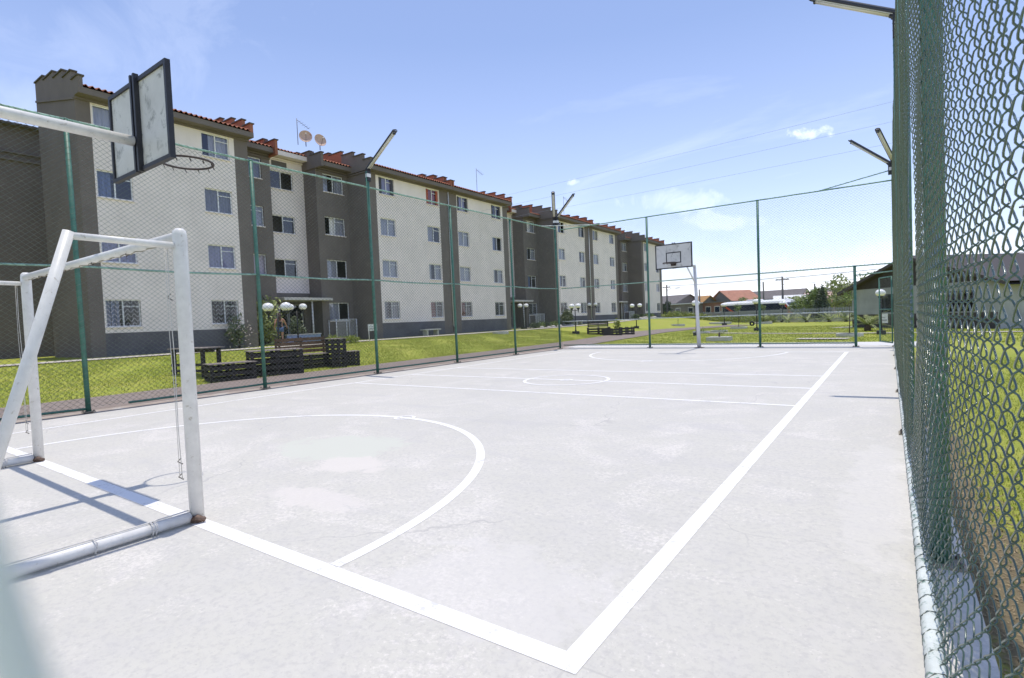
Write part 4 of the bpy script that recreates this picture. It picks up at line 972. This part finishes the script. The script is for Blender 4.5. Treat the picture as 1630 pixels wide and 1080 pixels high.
# ------------------------------------------------------------------ person walking away
def person():
    px,py=-24.7,14.0; pz=.58
    t=thing('person','person with long brown hair in a black top and denim shorts walking by the entrance','person',(px,py,pz),R(150),local=True)
    J=dict(pel=(0,0,.86),sp=(.01,0,1.02),ch=(.02,0,1.20),nk=(.03,0,1.37),hd=(.05,0,1.46),tp=(.045,0,1.585),
     lh=(0,.085,.82),lk=(.14,.09,.46),la=(.06,.09,.08),lt=(.20,.10,.03),rh=(0,-.085,.82),rk=(.0,-.09,.45),ra=(-.24,-.09,.12),rt=(-.13,-.10,.02),
     ls=(.02,.17,1.31),le=(-.10,.24,1.08),lw=(-.02,.27,.86),lm=(.03,.27,.79),rs=(.02,-.17,1.31),re=(.10,-.27,1.08),rw=(.26,-.33,.92),rm=(.33,-.35,.87))
    Rr=dict(pel=.135,sp=.115,ch=.135,nk=.05,hd=.088,tp=.06,lh=.095,lk=.055,la=.036,lt=.03,rh=.095,rk=.055,ra=.036,rt=.03,ls=.06,le=.04,lw=.028,lm=.024,rs=.06,re=.04,rw=.028,rm=.024)
    E=[('pel','sp'),('sp','ch'),('ch','nk'),('nk','hd'),('hd','tp'),('pel','lh'),('lh','lk'),('lk','la'),('la','lt'),('pel','rh'),('rh','rk'),('rk','ra'),('ra','rt'),('ch','ls'),('ls','le'),('le','lw'),('lw','lm'),('ch','rs'),('rs','re'),('re','rw'),('rw','rm')]
    J=dict(J);
    for s,w,side in (('l',J['lm'],1),('r',J['rm'],-1)):
        base=Vector(w); d=(Vector(w)-Vector(J[s+'w'])).normalized(); u=Vector((0,side,0)); v=d.cross(u).normalized()
        for i in range(4):
            a=base+v*(.024*(i-1.5)); m=a+d*(.045-.004*abs(i-1.5)); e=m+d*.03-u*.018; 
            J[f'{s}f{i}a']=tuple(a+d*.01);J[f'{s}f{i}b']=tuple(m);J[f'{s}f{i}c']=tuple(e)
            for q,r in (('a',.0095),('b',.009),('c',.007)): Rr[f'{s}f{i}{q}']=r
            E+= [(s+'m',f'{s}f{i}a'),(f'{s}f{i}a',f'{s}f{i}b'),(f'{s}f{i}b',f'{s}f{i}c')]
        J[s+'ta']=tuple(base-d*.03+v*.035);J[s+'tb']=tuple(base+d*.015+v*.055); Rr[s+'ta']=.011;Rr[s+'tb']=.008; E+=[(s+'m',s+'ta'),(s+'ta',s+'tb')]
    def skin(nodes,rad,edges,name,mat,root,sub=2):
        ks=list(nodes); me=bpy.data.meshes.new(name); me.from_pydata([nodes[k] for k in ks],[(ks.index(a),ks.index(b)) for a,b in edges],[]); me.materials.append(mat)
        o=bpy.data.objects.new(name,me); COL.objects.link(o); o.parent=t
        sk=o.modifiers.new('Skin','SKIN'); sk.use_smooth_shade=True
        for i,k in enumerate(ks):
            me.skin_vertices[0].data[i].radius=(rad[k],rad[k])
        me.skin_vertices[0].data[ks.index(root)].use_root=True
        sb=o.modifiers.new('Sub','SUBSURF'); sb.levels=sub; sb.render_levels=sub; return o
    skin(J,Rr,E,'body',M['skin'],'pel')
    sub=lambda ks:{k:J[k] for k in ks}
    skin(sub(['pel','sp','ch']),dict(pel=.148,sp=.132,ch=.152),[('pel','sp'),('sp','ch')],'tank_top',M['top_black'],'sp')
    nd=dict(pel=(0,0,.84),lh=(0,.09,.80),lk=(.06,.095,.62),rh=(0,-.09,.80),rk=(.0,-.095,.60))
    skin(nd,dict(pel=.14,lh=.112,lk=.098,rh=.112,rk=.098),[('pel','lh'),('lh','lk'),('pel','rh'),('rh','rk')],'denim_shorts',M['denim'],'pel')
    hn=dict(a=(.035,0,1.60),b=(-.03,0,1.52),c=(-.065,0,1.40),d=(-.085,.01,1.22)); skin(hn,dict(a=.075,b=.095,c=.085,d=.05),[('a','b'),('b','c'),('c','d')],'hair',M['hair'],'b')
    for s in ('l','r'):
        a=Vector(J[s+'a']);b=Vector(J[s+'t']); skin(dict(x=tuple(a+Vector((0,0,-.03))),y=tuple(b)),dict(x=.05,y=.045),[('x','y')],'shoe',M['shoe'],'x')
    # face
    b=MB(); 
    for s in (-1,1): b.lathe([(.002,-.008),(.010,0),(.002,.008)],M['top_black'],(.133,s*.032,1.485),8)
    b.lathe([(.002,-.02),(.012,-.01),(.008,.015),(.002,.02)],M['skin'],(.14,0,1.462),8); b.box(.13,.137,-.022,.022,1.425,1.433,M['house_red']); b.build('face',t,True)
person()

# ------------------------------------------------------------------ clubhouse on the right
A=Vector((-.95,39.9));B=Vector((5.5,33.6)); du=(B-A).normalized(); rzC=math.atan2(du.y,du.x); Lw=(B-A).length
ch=thing('clubhouse','single-storey grey clubhouse with a broad dark gabled roof behind the right corner','building',(A.x,A.y,-.08),rzC,local=True)
b=MB(); holes=[(2.2,3.5,.95,2.05),(6.2,7.8,.9,2.0)]
def club_mat(y,z): return M['club_base'] if z<.85 else M['club_wall']
vsb=sorted({0,Lw,*[q for h in holes for q in h[:2]]}); zsb=[-.1,.85,.9,.95,2.0,2.05,2.45]
for xa,xb in zip(vsb[:-1],vsb[1:]):
    for za,zb in zip(zsb[:-1],zsb[1:]):
        cxm,czm=(xa+xb)/2,(za+zb)/2
        if any(h[0]<cxm<h[1] and h[2]<czm<h[3] for h in holes): continue
        b.quad((xa,0,za),(xb,0,za),(xb,0,zb),(xa,0,zb),club_mat(0,czm))
b.box(0,Lw,.35,10,-.1,2.44,M['club_wall']); b.quad((0,0,-.1),(0,.35,-.1),(0,.35,2.45),(0,0,2.45),M['club_wall']); b.quad((Lw,0,-.1),(Lw,.35,-.1),(Lw,.35,2.45),(Lw,0,2.45),M['club_wall'])
b.build('outer_wall',ch)
b=MB(); apx=Lw*.47; b.add([(-.0,-.0,2.451),(Lw,-.0,2.451),(apx,-.0,4.05)],[(0,1,2)],M['roof_dark']); b.build('gable',ch)
b=MB()
for x0,z0,x1,z1 in ((-.75,2.33,apx,4.2),(Lw+.6,2.33,apx,4.2)):
    for y in (-.45,): 
        b.quad((x0,y,z0),(x1,y,z1),(x1,10.4,z1),(x0,10.4,z0),M['roof_dark']); b.quad((x0,y,z0-.18),(x1,y,z1-.18),(x1,10.4,z1-.18),(x0,10.4,z0-.18),M['roof_dark']); b.quad((x0,y,z0),(x1,y,z1),(x1,y,z1-.18),(x0,y,z0-.18),M['club_base'])
b.quad((-.75,-.45,2.33),(-.75,10.4,2.33),(-.75,10.4,2.15),(-.75,-.45,2.15),M['club_base'])
rf=b.build('roof',ch)
b=MB(); b.box(1.8,2.6,2.0,2.6,3.1,4.05,M['roof_dark']); b.box(1.72,2.68,1.92,2.68,4.05,4.13,M['roof_dark']); b.build('chimney',rf)
for h in holes:
    b=MB(); x0,x1,z0,z1=h; 
    for q in ((x0,x1,z0,z0+.05),(x0,x1,z1-.05,z1),(x0,x0+.05,z0+.05,z1-.05),(x1-.05,x1,z0+.05,z1-.05),((x0+x1)/2-.025,(x0+x1)/2+.025,z0+.05,z1-.05)): b.box(q[0],q[1],.05,.1,q[2],q[3],M['iron'])
    f=b.build('window',ch); b=MB(); b.quad((x0,.08,z0),(x1,.08,z0),(x1,.08,z1),(x0,.08,z1),M['glass']); b.build('pane',f)
    b=MB(); b.quad((x0,.34,z0-.1),(x1,.34,z0-.1),(x1,.34,z1+.1),(x0,.34,z1+.1),M['void']); b.build('room_back',f)
b=MB(); b.box(-1.3,0,-.6,8,-.15,.03,M['walk']); b.build('porch_slab',ch)
def cycad(x,y,r,label,group=None,h=.35,n=34):
    z=hz(x,y); t=thing('cycad_palm',label,'palm',(x,y,z),0,group); b=MB()
    b.lathe([(.16,-.05),(.17,h*.6),(.10,h)],M['bark'],(x,y,z),10); b.build('trunk',t,True); b=MB()
    for i in range(n):
        a=random.uniform(0,6.28); e0=random.uniform(.3,1.25); L=r*random.uniform(.8,1.2); pts=[]
        for k in range(6):
            s=k/5; e=e0-1.1*s*s; 
            pts.append((Vector((x,y,z+h))+Vector((math.cos(a)*L*s*math.cos(e0*.6),math.sin(a)*L*s*math.cos(e0*.6),L*s*math.sin(e0)-.55*L*s*s*(1-.4*math.sin(e0))))))
        n_=Vector((-math.sin(a),math.cos(a),0))
        for k in range(5):
            p,q=pts[k],pts[k+1]
            for sgn in (-1,1):
                for m_ in range(2):
                    o=p.lerp(q,m_*.5); w=.16*r*(1-.6*abs(k/5-.35)); tp=o+n_*sgn*w+(q-p)*.9+Vector((0,0,-.03)); o2=p.lerp(q,m_*.5+.3)
                    b.add([o,o2,tp],[(0,1,2)],M['leaf_c'] if i%3 else M['leaf_a'])
    b.build('fronds',t)
cycad(.05,33.9,1.15,'spreading cycad palm in front of the grey clubhouse wall')
HB=[(-3.6,57.0),(-5.6,58.0),(-7.4,59.0),(-9.0,59.8),(-2.2,56.2),(-10.8,60.8)]
for i,(x,y) in enumerate(HB): cycad(x,y,1.25,'spiky cycad palm in the row along the far boundary fence','cycad palms along the far boundary fence',.15,26)

# ------------------------------------------------------------------ far boundary: fence, cabinet, hedge, bus, houses, poles, trees
FA=Vector((-27,70.5));FB=Vector((1.5,56.2)); fd=(FB-FA); FLn=fd.length; fd.normalize(); rzF=math.atan2(fd.y,fd.x)
bf=thing('picket_fence','long grey picket railing along the street at the far end of the lawn','fence',(FA.x,FA.y,-.08),rzF,local=True)
b=MB(); n=int(FLn/.16)
for i in range(n): b.box(i*.16,i*.16+.07,-.02,.02,.12,1.36+(.03 if i%2 else 0),M['fence_grey'])
b.build('pickets',bf)
b=MB()
for z in (.3,1.2): b.box(0,FLn,.021,.06,z,z+.06,M['fence_grey'])
b.build('rail',bf)
for i in range(int(FLn/2.6)+1):
    b=MB(); b.box(i*2.6-.06,i*2.6+.06,.061,.16,-.3,1.45,M['fence_grey']); b.build('post',bf)
b=MB(); b.box(0,FLn,-.1,-.021,-.4,.28,M['planter']); b.build('plinth',bf)
cb=thing('electric_cabinet','pale grey metal cabinet at the far boundary fence left of the far hoop','cabinet',(-20.3,66.6,.3),rzF,local=True)
b=MB(); b.box(-.75,.75,-.3,.3,-.4,1.12,M['cabinet']); b.build('body',cb,bevel=.02); b=MB(); b.box(-.72,-.02,-.315,-.301,.02,1.05,M['cabinet']); b.box(.02,.72,-.315,-.301,.02,1.05,M['cabinet']); b.build('door',cb); b=MB(); b.box(-.82,.82,-.38,.38,1.12,1.17,M['cabinet']); b.build('lid',cb)
hd=thing('hedge','clipped green hedge along the far boundary behind the far hoop','hedge',(-16,64,0)); bl=[]
for i in range(26):
    p=FA+fd*(5+i*.62)+Vector((-.45,-.75)); bl.append(((p.x,p.y,hz(p.x,p.y)+.32),(.5,.5,.4)))
leaf_cloud(bl,3600,.075,M['leaf_d'],'foliage',hd)
# coach
bus=thing('coach_bus','white-roofed coach with dark windows and red stripes parked beyond the boundary fence','bus',(-16.6,73.6,-.05),math.atan2(-4.6,9.0),local=True)
BL=10.1; bw=1.2; b=MB()
prof=[(0,.35),(BL-.15,.35),(BL+.12,.9),(BL-.05,1.35),(BL-.86,2.12),(.03,2.12),(0,1.3)]
b.prism(prof,'y',-bw,bw,M['bus_white']); body=b.build('body',bus,bevel=.08)
b=MB(); cs=[(-1.2,2.121),(-1.13,2.34),(-.86,2.5),(0,2.58),(.86,2.5),(1.13,2.34),(1.2,2.121)]; b.prism(cs,'x',.06,BL-1.25,M['bus_white']); b.add([(BL-1.249,y,z) for y,z in cs]+[(BL-.9,-1.15,2.121),(BL-.9,1.15,2.121)],[(0,1,7),(1,2,7),(2,3,8,7),(3,4,8),(4,5,8),(5,6,8)],M['bus_white']); b.build('roof',bus)
b=MB(); b.add([(.12,-bw-.012,1.25),(BL-.45,-bw-.012,1.25),(BL-1.35,-bw-.012,2.08),(.15,-bw-.012,2.08)],[(0,1,2,3)],M['bus_glass']); b.build('side_windows',bus)
b=MB(); b.add([(BL-.02,-bw+.1,1.42),(BL-.02,bw-.1,1.42),(BL-.83,bw-.1,2.12),(BL-.83,-bw+.1,2.12)],[(0,1,2,3)],M['bus_glass']); w_=b.build('windscreen',bus); w_.location=(.05,0,.03)
b=MB(); b.box(.05,BL-.1,-bw-.016,-bw-.001,.45,1.2,M['bus_grey']); b.build('lower_panel',bus)
b=MB()
for q in ([(.3,2.05),(.7,2.05),(2.2,1.15),(1.7,1.15)],[(BL-1.2,2.1),(BL-.9,2.1),(BL-.1,1.2),(BL-.5,1.2)]): b.add([(x,-bw-.02,z) for x,z in q],[(0,1,2,3)],M['bus_red'])
b.add([(x,-bw-.02,z) for x,z in [(BL-.6,1.15),(BL+.05,1.15),(BL+.1,.75),(BL-.75,.75)]],[(0,1,2,3)],M['bus_orange']); b.build('stripe',bus)
b=MB(); b.box(3.4,5.0,-.6,.6,2.55,2.72,M['bus_white']); b.build('air_conditioner',bus,bevel=.05)
for x in (1.9,BL-2.0):
    for s in (-1,1):
        b=MB(); b.tube([(x,s*(bw-.22),.45),(x,s*(bw+.02),.45)],.45,M['rubber'],20); wh=b.build('wheel',bus); b=MB(); b.tube([(x,s*(bw+.021),.45),(x,s*(bw+.03),.45)],.25,M['bus_grey'],14); b.build('rim',wh)
def house(name,loc,rz,w,d,h,rh,wallm,roofm,label,hip=False,over=.35,flat=False,cat='house'):
    t=thing(name,label,cat,loc,rz,None,True)
    b=MB(); b.box(-w/2,w/2,-d/2,d/2,-.6,h,wallm)
    if not flat: b.prism([(-d/2,h+.001),(d/2,h+.001),(0,h+rh*.97)],'x',-w/2+.01,w/2-.01,wallm)
    b.build('outer_wall',t)
    b=MB(); o=over
    if flat: b.box(-w/2-o,w/2+o,-d/2-o,d/2+o,h+.002,h+.16,roofm)
    else:
        k=rh/(d/2)
        for s in (-1,1):
            y=s*(d/2+o); z=h-o*k+.06
            b.add([(-w/2-o,y,z),(w/2+o,y,z),(w/2+o,0,h+rh+.06),(-w/2-o,0,h+rh+.06),(-w/2-o,y,z-.12),(w/2+o,y,z-.12),(w/2+o,0,h+rh-.06),(-w/2-o,0,h+rh-.06)],[(0,1,2,3),(4,7,6,5),(0,4,5,1),(1,5,6,2),(3,7,4,0)],roofm)
    b.build('roof',t)
    for i,x in enumerate((-w*.3,w*.05,w*.32)):
        b=MB(); b.box(x-.5,x+.5,-d/2-.03,-d/2-.002,h*.42,h*.80,M['alu']); f=b.build('window',t); b=MB(); b.box(x-.44,x+.44,-d/2-.036,-d/2-.031,h*.45,h*.77,M['bus_glass']); b.build('pane',f)
    return t
house('house',(-33,100,-.1),-.35,8,8,3.3,1.5,M['house_grey'],M['roof_grey'],'grey house with a dark pitched roof, next to the end of the apartments')
house('house',(-27.6,101,-.1),-.3,3.0,5,3.2,1.2,M['house_grey'],M['roof_ochre'],'small ochre-roofed house behind the white carport roof')
house('carport',(-28.3,93,-.1),-.35,9.5,5,2.9,.5,M['house_grey'],M['roof_white'],'long shed with a white sheet roof beyond the street, left of the far hoop pole',flat=True,cat='shed')
house('house',(-23.0,91.5,-.1),-.35,6.2,4,2.9,.8,M['house_red'],M['roof_grey'],'reddish brown low house wall right of the white shed roof',flat=True)
house('house',(-22.4,104,-.1),.95,6.4,6.8,3.0,2.2,M['house_grey'],M['roof_orange'],'house with a bright orange tiled gable roof behind the coach')
house('house',(-17.2,118,-.1),-.2,10,7,3.6,1.6,M['house_white'],M['roof_grey'],'white house with a dark roof behind the orange gabled house')
house('house',(-13.6,112,-.1),.2,6.5,6,2.7,1.2,M['house_pink'],M['roof_white'],'pale pink house with a whitish roof behind the middle of the coach')
house('house',(-9.5,115,-.1),-.15,7,7,2.8,1.4,M['house_pink'],M['roof_pink'],'pink-roofed house behind the front half of the coach')
house('house',(-8.0,130,-.1),.1,7,7,4.6,.8,M['house_white'],M['roof_grey'],'two-storey pale house standing highest behind the front of the coach')
house('shed',(3.5,90,-.1),0,16,8,3.2,.4,M['house_white'],M['roof_grey'],'long low pale building behind the trees left of the clubhouse',flat=True,cat='building')
house('house',(9.3,43.5,-.1),-.65,6.0,6,2.2,.9,M['house_orange'],M['roof_dark'],'orange-walled house with a dark roof right of the clubhouse, seen through the right fence')
car=thing('parked_car','blue car parked by the orange house, seen through the right fence','car',(8.1,39.0,-.08),-.65,local=True)
b=MB(); b.prism([(-1.9,.3),(1.95,.3),(2.0,.62),(1.15,.82),(.6,1.35),(-1.0,1.38),(-1.75,.9),(-1.95,.75)],'y',-.8,.8,M['blue_paint']); b.build('body',car,bevel=.06)
b=MB(); b.add([(-.95,-.812,.9),(.95,-.812,.86),(.52,-.812,1.28),(-.9,-.812,1.3)],[(0,1,2,3)],M['bus_glass']); b.build('side_windows',car)
for x in (-1.2,1.25):
    for s in (-1,1):
        b=MB(); b.tube([(x,s*.62,.32),(x,s*.82,.32)],.32,M['rubber'],18); b.build('wheel',car)
def upole(x,y,h,label,arm=1.6,lampside=0):
    t=thing('utility_pole',label,'utility pole',(x,y,hz(x,y)),0,'utility poles beyond the boundary'); z=hz(x,y)
    b=MB(); b.tube([(x,y,z-.3),(x,y,z+h)],[.15,.11],M['pole'],10); b.build('shaft',t,True)
    if arm:
        b=MB(); b.box(x-arm/2,x+arm/2,y-.06,y+.06,z+h-.45,z+h-.33,M['pole']); a=b.build('crossarm',t); b=MB()
        for i in (-1,0,1): b.lathe([(.05,0),(.06,.06),(.03,.14)],M['bracket'],(x+i*arm*.4,y,z+h-.33),8)
        b.build('insulator',a)
    if lampside:
        b=MB(); b.tube([(x,y,z+h-.9),(x+lampside*.9,y-.3,z+h-.55),(x+lampside*1.7,y-.5,z+h-.6)],.04,M['pole'],8); b.box(x+lampside*1.5,x+lampside*2.2,y-.65,y-.4,z+h-.68,z+h-.56,M['pole']); b.build('lamp_arm',t,True)
    return (x,y,z+h-.2)
P1=upole(-10.3,76,5.6,'tall utility pole behind the front end of the coach'); P2=upole(-8.6,96,5.2,'short dark utility pole right of the tall one, beyond the coach',0); P3=upole(-27.0,80,5.2,'utility pole with a street lamp arm beside the end of the farthest apartment building',1.2,1)
P4=upole(-24.9,90,4.6,'thin dark pole left of the orange gabled house',0); P5=upole(9.8,52,8.5,'utility pole beyond the clubhouse at the right edge, seen through the right fence',1.8)
P6=upole(-16.8,100,6.0,'thin utility pole between the orange gabled house and the white house',0)
def cable(a,b_,sag,label,r=.014,mat='cable'):
    o=MB(); a=Vector(a);b_=Vector(b_); o.tube([a.lerp(b_,i/24)-Vector((0,0,sag*4*(i/24)*(1-i/24))) for i in range(25)],r,M[mat],5)
    tag(o.build('overhead_cable',None,True),label,'cable','overhead cables')
cable((P3[0],P3[1],5.6),(P1[0],P1[1],5.45),.15,'street cable running from the apartments lamp pole to the tall pole behind the coach',.03)
cable((P1[0],P1[1],5.3),(14,62,5.6),.15,'street cable running right from the tall pole behind the coach towards the clubhouse',.03)
cable((P1[0],P1[1],4.5),(14,64,4.8),.2,'lower street cable running right from the tall pole behind the coach',.025)
for i,(u0,z0_,u1,z1_) in enumerate(((9.9,10.4,-24.4,10.55),(9.2,9.35,-24.4,9.9),(8.5,8.3,-24.4,9.1))):
    cable((40,26.5+i*.3,z0_+1.4),(-24.8,31.0+i*.4,z1_),.35,('topmost','middle','lowest')[i]+' of the three thin cables crossing the sky above the far fence',.0055,'skycable')
def tree(x,y,h,cr,label,mat,n=2600,size=.16,group='trees beyond the boundary fence',trunk=.4,k=12,name='leafy_tree'):
    z=hz(x,y); t=thing(name,label,'tree',(x,y,z),0,group)
    bl=[]
    for i in range(k):
        a=random.uniform(0,6.28); rr=cr*random.uniform(.1,.85); zz=random.uniform(trunk,.92); q=cr*random.uniform(.28,.5)*(1.1-.5*abs(zz-.6))
        bl.append(((x+math.cos(a)*rr,y+math.sin(a)*rr,z+h*zz),(q,q,q*.8)))
    b=MB(); b.tube([(x,y,z-.2),(x+.1,y,z+h*.35),(x,y+.1,z+h*.6)],[.16,.12,.06],M['bark'],8)
    for c,r in bl[:7]: b.tube([(x+.05,y,z+h*.33),((x+c[0])/2,(y+c[1])/2,z+h*.5),c],[.06,.04,.015],M['bark'],5)
    b.build('trunk',t,True); leaf_cloud(bl,n,size,mat,'crown',t)
tree(-2.1,64,4.7,2.6,'wide light green tree left of the clubhouse roof, tallest of the far trees',M['leaf_c'],3600,.13,trunk=.3,k=18)
tree(-6.0,66.5,3.6,2.0,'rounded mid green tree right of the front of the coach',M['leaf_a'],2600,.12,trunk=.3,k=14)
tree(1.2,58.5,3.2,1.6,'small yellowish green tree against the clubhouse corner',M['leaf_d'],1600,.11,trunk=.2,k=12)
tree(-32,84,3.9,2.6,'grey-green tree at the end of the farthest apartment building',M['leaf_e'],2600,.16,trunk=.15,k=14)
tree(-28.8,84,2.9,1.6,'low dark tree left of the white shed roof',M['leaf_b'],1800,.15,trunk=.15,k=12)
tree(-17.6,92,3.6,2.0,'small green tree beside the gable of the orange-roofed house',M['leaf_a'],1600,.16,trunk=.2,k=10)
tree(-12.0,96,3.1,2.4,'low pale green tree behind the middle of the coach roof',M['leaf_c'],1600,.16,trunk=.2,k=10)
def conifer(x,y,h,label):
    z=hz(x,y); t=thing('conifer_tree',label,'tree',(x,y,z)); bl=[]
    for i in range(15):
        f=i/14; bl.append(((x+random.uniform(-.12,.12),y+random.uniform(-.12,.12),z+.25+f*(h-.35)),(.15+.85*(1-f)**.9,.15+.85*(1-f)**.9,.28)))
    leaf_cloud(bl,2600,.10,M['leaf_b'],'crown',t,flat=.4); b=MB(); b.tube([(x,y,z-.1),(x,y,z+h)],[.09,.02],M['bark'],7); b.build('trunk',t,True)
conifer(-4.5,60.0,3.5,'dark narrow conifer standing in front of the light green trees')
rs=thing('street_sign','small white sign on a post in front of the light green tree by the street','sign',(-3.2,66,-.08)); b=MB(); b.tube([(-3.2,66,-.2),(-3.2,66,2.1)],.035,M['pole'],8); b.build('post',rs,True); b=MB(); b.box(-3.55,-2.85,65.93,65.95,1.3,2.1,M['sign_white']); q=b.build('panel',rs); b=MB(); b.box(-3.4,-3.0,65.924,65.929,1.62,1.78,M['bus_red']); b.build('lettering',q)

# ------------------------------------------------------------------ light, sky, camera
SUN=Vector((-.04,.116,1)).normalized()
el=math.asin(SUN.z); az=math.atan2(SUN.x,SUN.y)
sd=bpy.data.lights.new('sun','SUN'); sd.energy=2.45; sd.angle=R(.53); sd.color=(1,.935,.84)
so=bpy.data.objects.new('sun',sd); COL.objects.link(so); so.rotation_euler=SUN.to_track_quat('Z','Y').to_euler()
wd=bpy.data.worlds.new('World'); scene.world=wd; wd.use_nodes=True; nt=wd.node_tree; bg=nt.nodes['Background']
sky=N(nt,'ShaderNodeTexSky',sky_type='NISHITA'); sky.sun_disc=False; sky.sun_elevation=el; sky.sun_rotation=az; sky.air_density=1.0; sky.dust_density=.25; sky.ozone_density=3.0
tc=N(nt,'ShaderNodeTexCoord'); sep=N(nt,'ShaderNodeSeparateXYZ'); nt.links.new(tc.outputs['Generated'],sep.inputs[0])
zc=N(nt,'ShaderNodeMath',operation='ADD'); nt.links.new(sep.outputs['Z'],zc.inputs[0]); zc.inputs[1].default_value=.12
dv=N(nt,'ShaderNodeVectorMath',operation='DIVIDE'); cmb=N(nt,'ShaderNodeCombineXYZ')
for i in range(3): nt.links.new(zc.outputs[0],cmb.inputs[i])
nt.links.new(tc.outputs['Generated'],dv.inputs[0]); nt.links.new(cmb.outputs[0],dv.inputs[1])
def cloud(scale,stretch,loc,lo,hi,amt,detail=9,rough=.6,dist=.5):
    mp=N(nt,'ShaderNodeMapping'); mp.inputs['Scale'].default_value=stretch; mp.inputs['Location'].default_value=loc; nt.links.new(dv.outputs[0],mp.inputs['Vector'])
    n=N(nt,'ShaderNodeTexNoise'); n.inputs['Scale'].default_value=scale; n.inputs['Detail'].default_value=detail; n.inputs['Roughness'].default_value=rough; n.inputs['Distortion'].default_value=dist
    nt.links.new(mp.outputs[0],n.inputs['Vector']); return ramp(nt,n.outputs['Fac'],[(lo,W1),(hi,(amt,amt,amt))])
c1=cloud(.6,(1,1.9,1),(3.1,.4,0),.60,.90,.22)
# white cumulus bank low over the horizon
c2=cloud(1.1,(1,.55,1),(7.3,2.2,0),.40,.62,.85,7,.55,.2)
band=ramp(nt,sep.outputs['Z'],[(0.0,(.95,.95,.95)),(.045,(.85,.85,.85)),(.085,(.12,.12,.12)),(.2,W1)])
c2b=mixc(nt,1.0,c2,band,'MULTIPLY')
hazeb=ramp(nt,sep.outputs['Z'],[(0,(.38,.38,.38)),(.10,(.20,.20,.20)),(.45,(.05,.05,.05))])
CL=(9.6,9.9,10.6)
yaw,pitch,roll,f=.6138,-.0356,-.0415,854.03
fw=Vector((-math.sin(yaw)*math.cos(pitch),math.cos(yaw)*math.cos(pitch),math.sin(pitch))); ri=Vector((math.cos(yaw),math.sin(yaw),0)); up=ri.cross(fw)
r2=ri*math.cos(roll)+up*math.sin(roll); u2=-ri*math.sin(roll)+up*math.cos(roll)
def cloudlet(u,v,wu,wv,tilt,amt,ns):
    # one small wisp at a compass bearing and height of the sky
    d=(fw+r2*((u-815)/f)-u2*((v-540)/f)).normalized(); s=d.cross(Vector((0,0,1))).normalized(); t=s.cross(d)
    a_=(s*math.cos(tilt)+t*math.sin(tilt))/wu; b_=(t*math.cos(tilt)-s*math.sin(tilt))/wv
    o=[]
    for q in (a_,b_):
        m=N(nt,'ShaderNodeVectorMath',operation='DOT_PRODUCT'); nt.links.new(tc.outputs['Generated'],m.inputs[0]); m.inputs[1].default_value=tuple(q)
        sb=N(nt,'ShaderNodeMath',operation='SUBTRACT'); nt.links.new(m.outputs['Value'],sb.inputs[0]); sb.inputs[1].default_value=q.dot(d)
        p2=N(nt,'ShaderNodeMath',operation='POWER'); ab=N(nt,'ShaderNodeMath',operation='ABSOLUTE'); nt.links.new(sb.outputs[0],ab.inputs[0]); nt.links.new(ab.outputs[0],p2.inputs[0]); p2.inputs[1].default_value=2; o.append(p2.outputs[0])
    sm_=N(nt,'ShaderNodeMath',operation='ADD'); nt.links.new(o[0],sm_.inputs[0]); nt.links.new(o[1],sm_.inputs[1])
    n=N(nt,'ShaderNodeTexNoise'); n.inputs['Scale'].default_value=ns; n.inputs['Detail'].default_value=9; n.inputs['Roughness'].default_value=.65; n.inputs['Distortion'].default_value=.6; nt.links.new(tc.outputs['Generated'],n.inputs['Vector'])
    ml=N(nt,'ShaderNodeMath',operation='MULTIPLY_ADD'); nt.links.new(n.outputs['Fac'],ml.inputs[0]); ml.inputs[1].default_value=-6.5; ml.inputs[2].default_value=3.45
    ad=N(nt,'ShaderNodeMath',operation='ADD'); nt.links.new(sm_.outputs[0],ad.inputs[0]); nt.links.new(ml.outputs[0],ad.inputs[1])
    return ramp(nt,ad.outputs[0],[(0.0,(amt,amt,amt)),(.95,W1)])
col=mixc(nt,hazeb,sky.outputs['Color'],(8.0,8.8,11.2)); col=mixc(nt,1.0,col,(.98,.90,.935),'MULTIPLY'); col=mixc(nt,c1,col,CL)
for q in ((1292,212,.034,.012,-.15,.33,30),(1060,322,.11,.022,-.12,.16,13),(1150,352,.10,.014,-.1,.13,14),(910,290,.014,.006,0,.25,30),(150,60,.30,.08,.5,.06,6)): col=mixc(nt,cloudlet(*q),col,CL)
col=mixc(nt,c2b,col,CL)
nt.links.new(col,bg.inputs['Color']); bg.inputs['Strength'].default_value=.143
yaw,pitch,roll,f=.6138,-.0356,-.0415,854.03
fw=Vector((-math.sin(yaw)*math.cos(pitch),math.cos(yaw)*math.cos(pitch),math.sin(pitch))); ri=Vector((math.cos(yaw),math.sin(yaw),0)); up=ri.cross(fw)
r2=ri*math.cos(roll)+up*math.sin(roll); u2=-ri*math.sin(roll)+up*math.cos(roll)
cd=bpy.data.cameras.new('camera'); co=bpy.data.objects.new('camera',cd); COL.objects.link(co); scene.camera=co
mw=Matrix(((r2.x,u2.x,-fw.x,CAMP.x),(r2.y,u2.y,-fw.y,CAMP.y),(r2.z,u2.z,-fw.z,CAMP.z),(0,0,0,1))); co.matrix_world=mw
cd.sensor_width=36; cd.sensor_fit='HORIZONTAL'; cd.lens=f/1630*36; cd.clip_start=.003; cd.clip_end=4000
cd.dof.use_dof=True; cd.dof.focus_distance=9; cd.dof.aperture_fstop=8.5
scene.view_settings.view_transform='Standard'; scene.view_settings.look='None'; scene.view_settings.exposure=.46; scene.view_settings.gamma=1
scene.cycles.max_bounces=8; scene.cycles.transparent_max_bounces=12
for o in scene.objects:
    if '_local' in o: del o['_local']
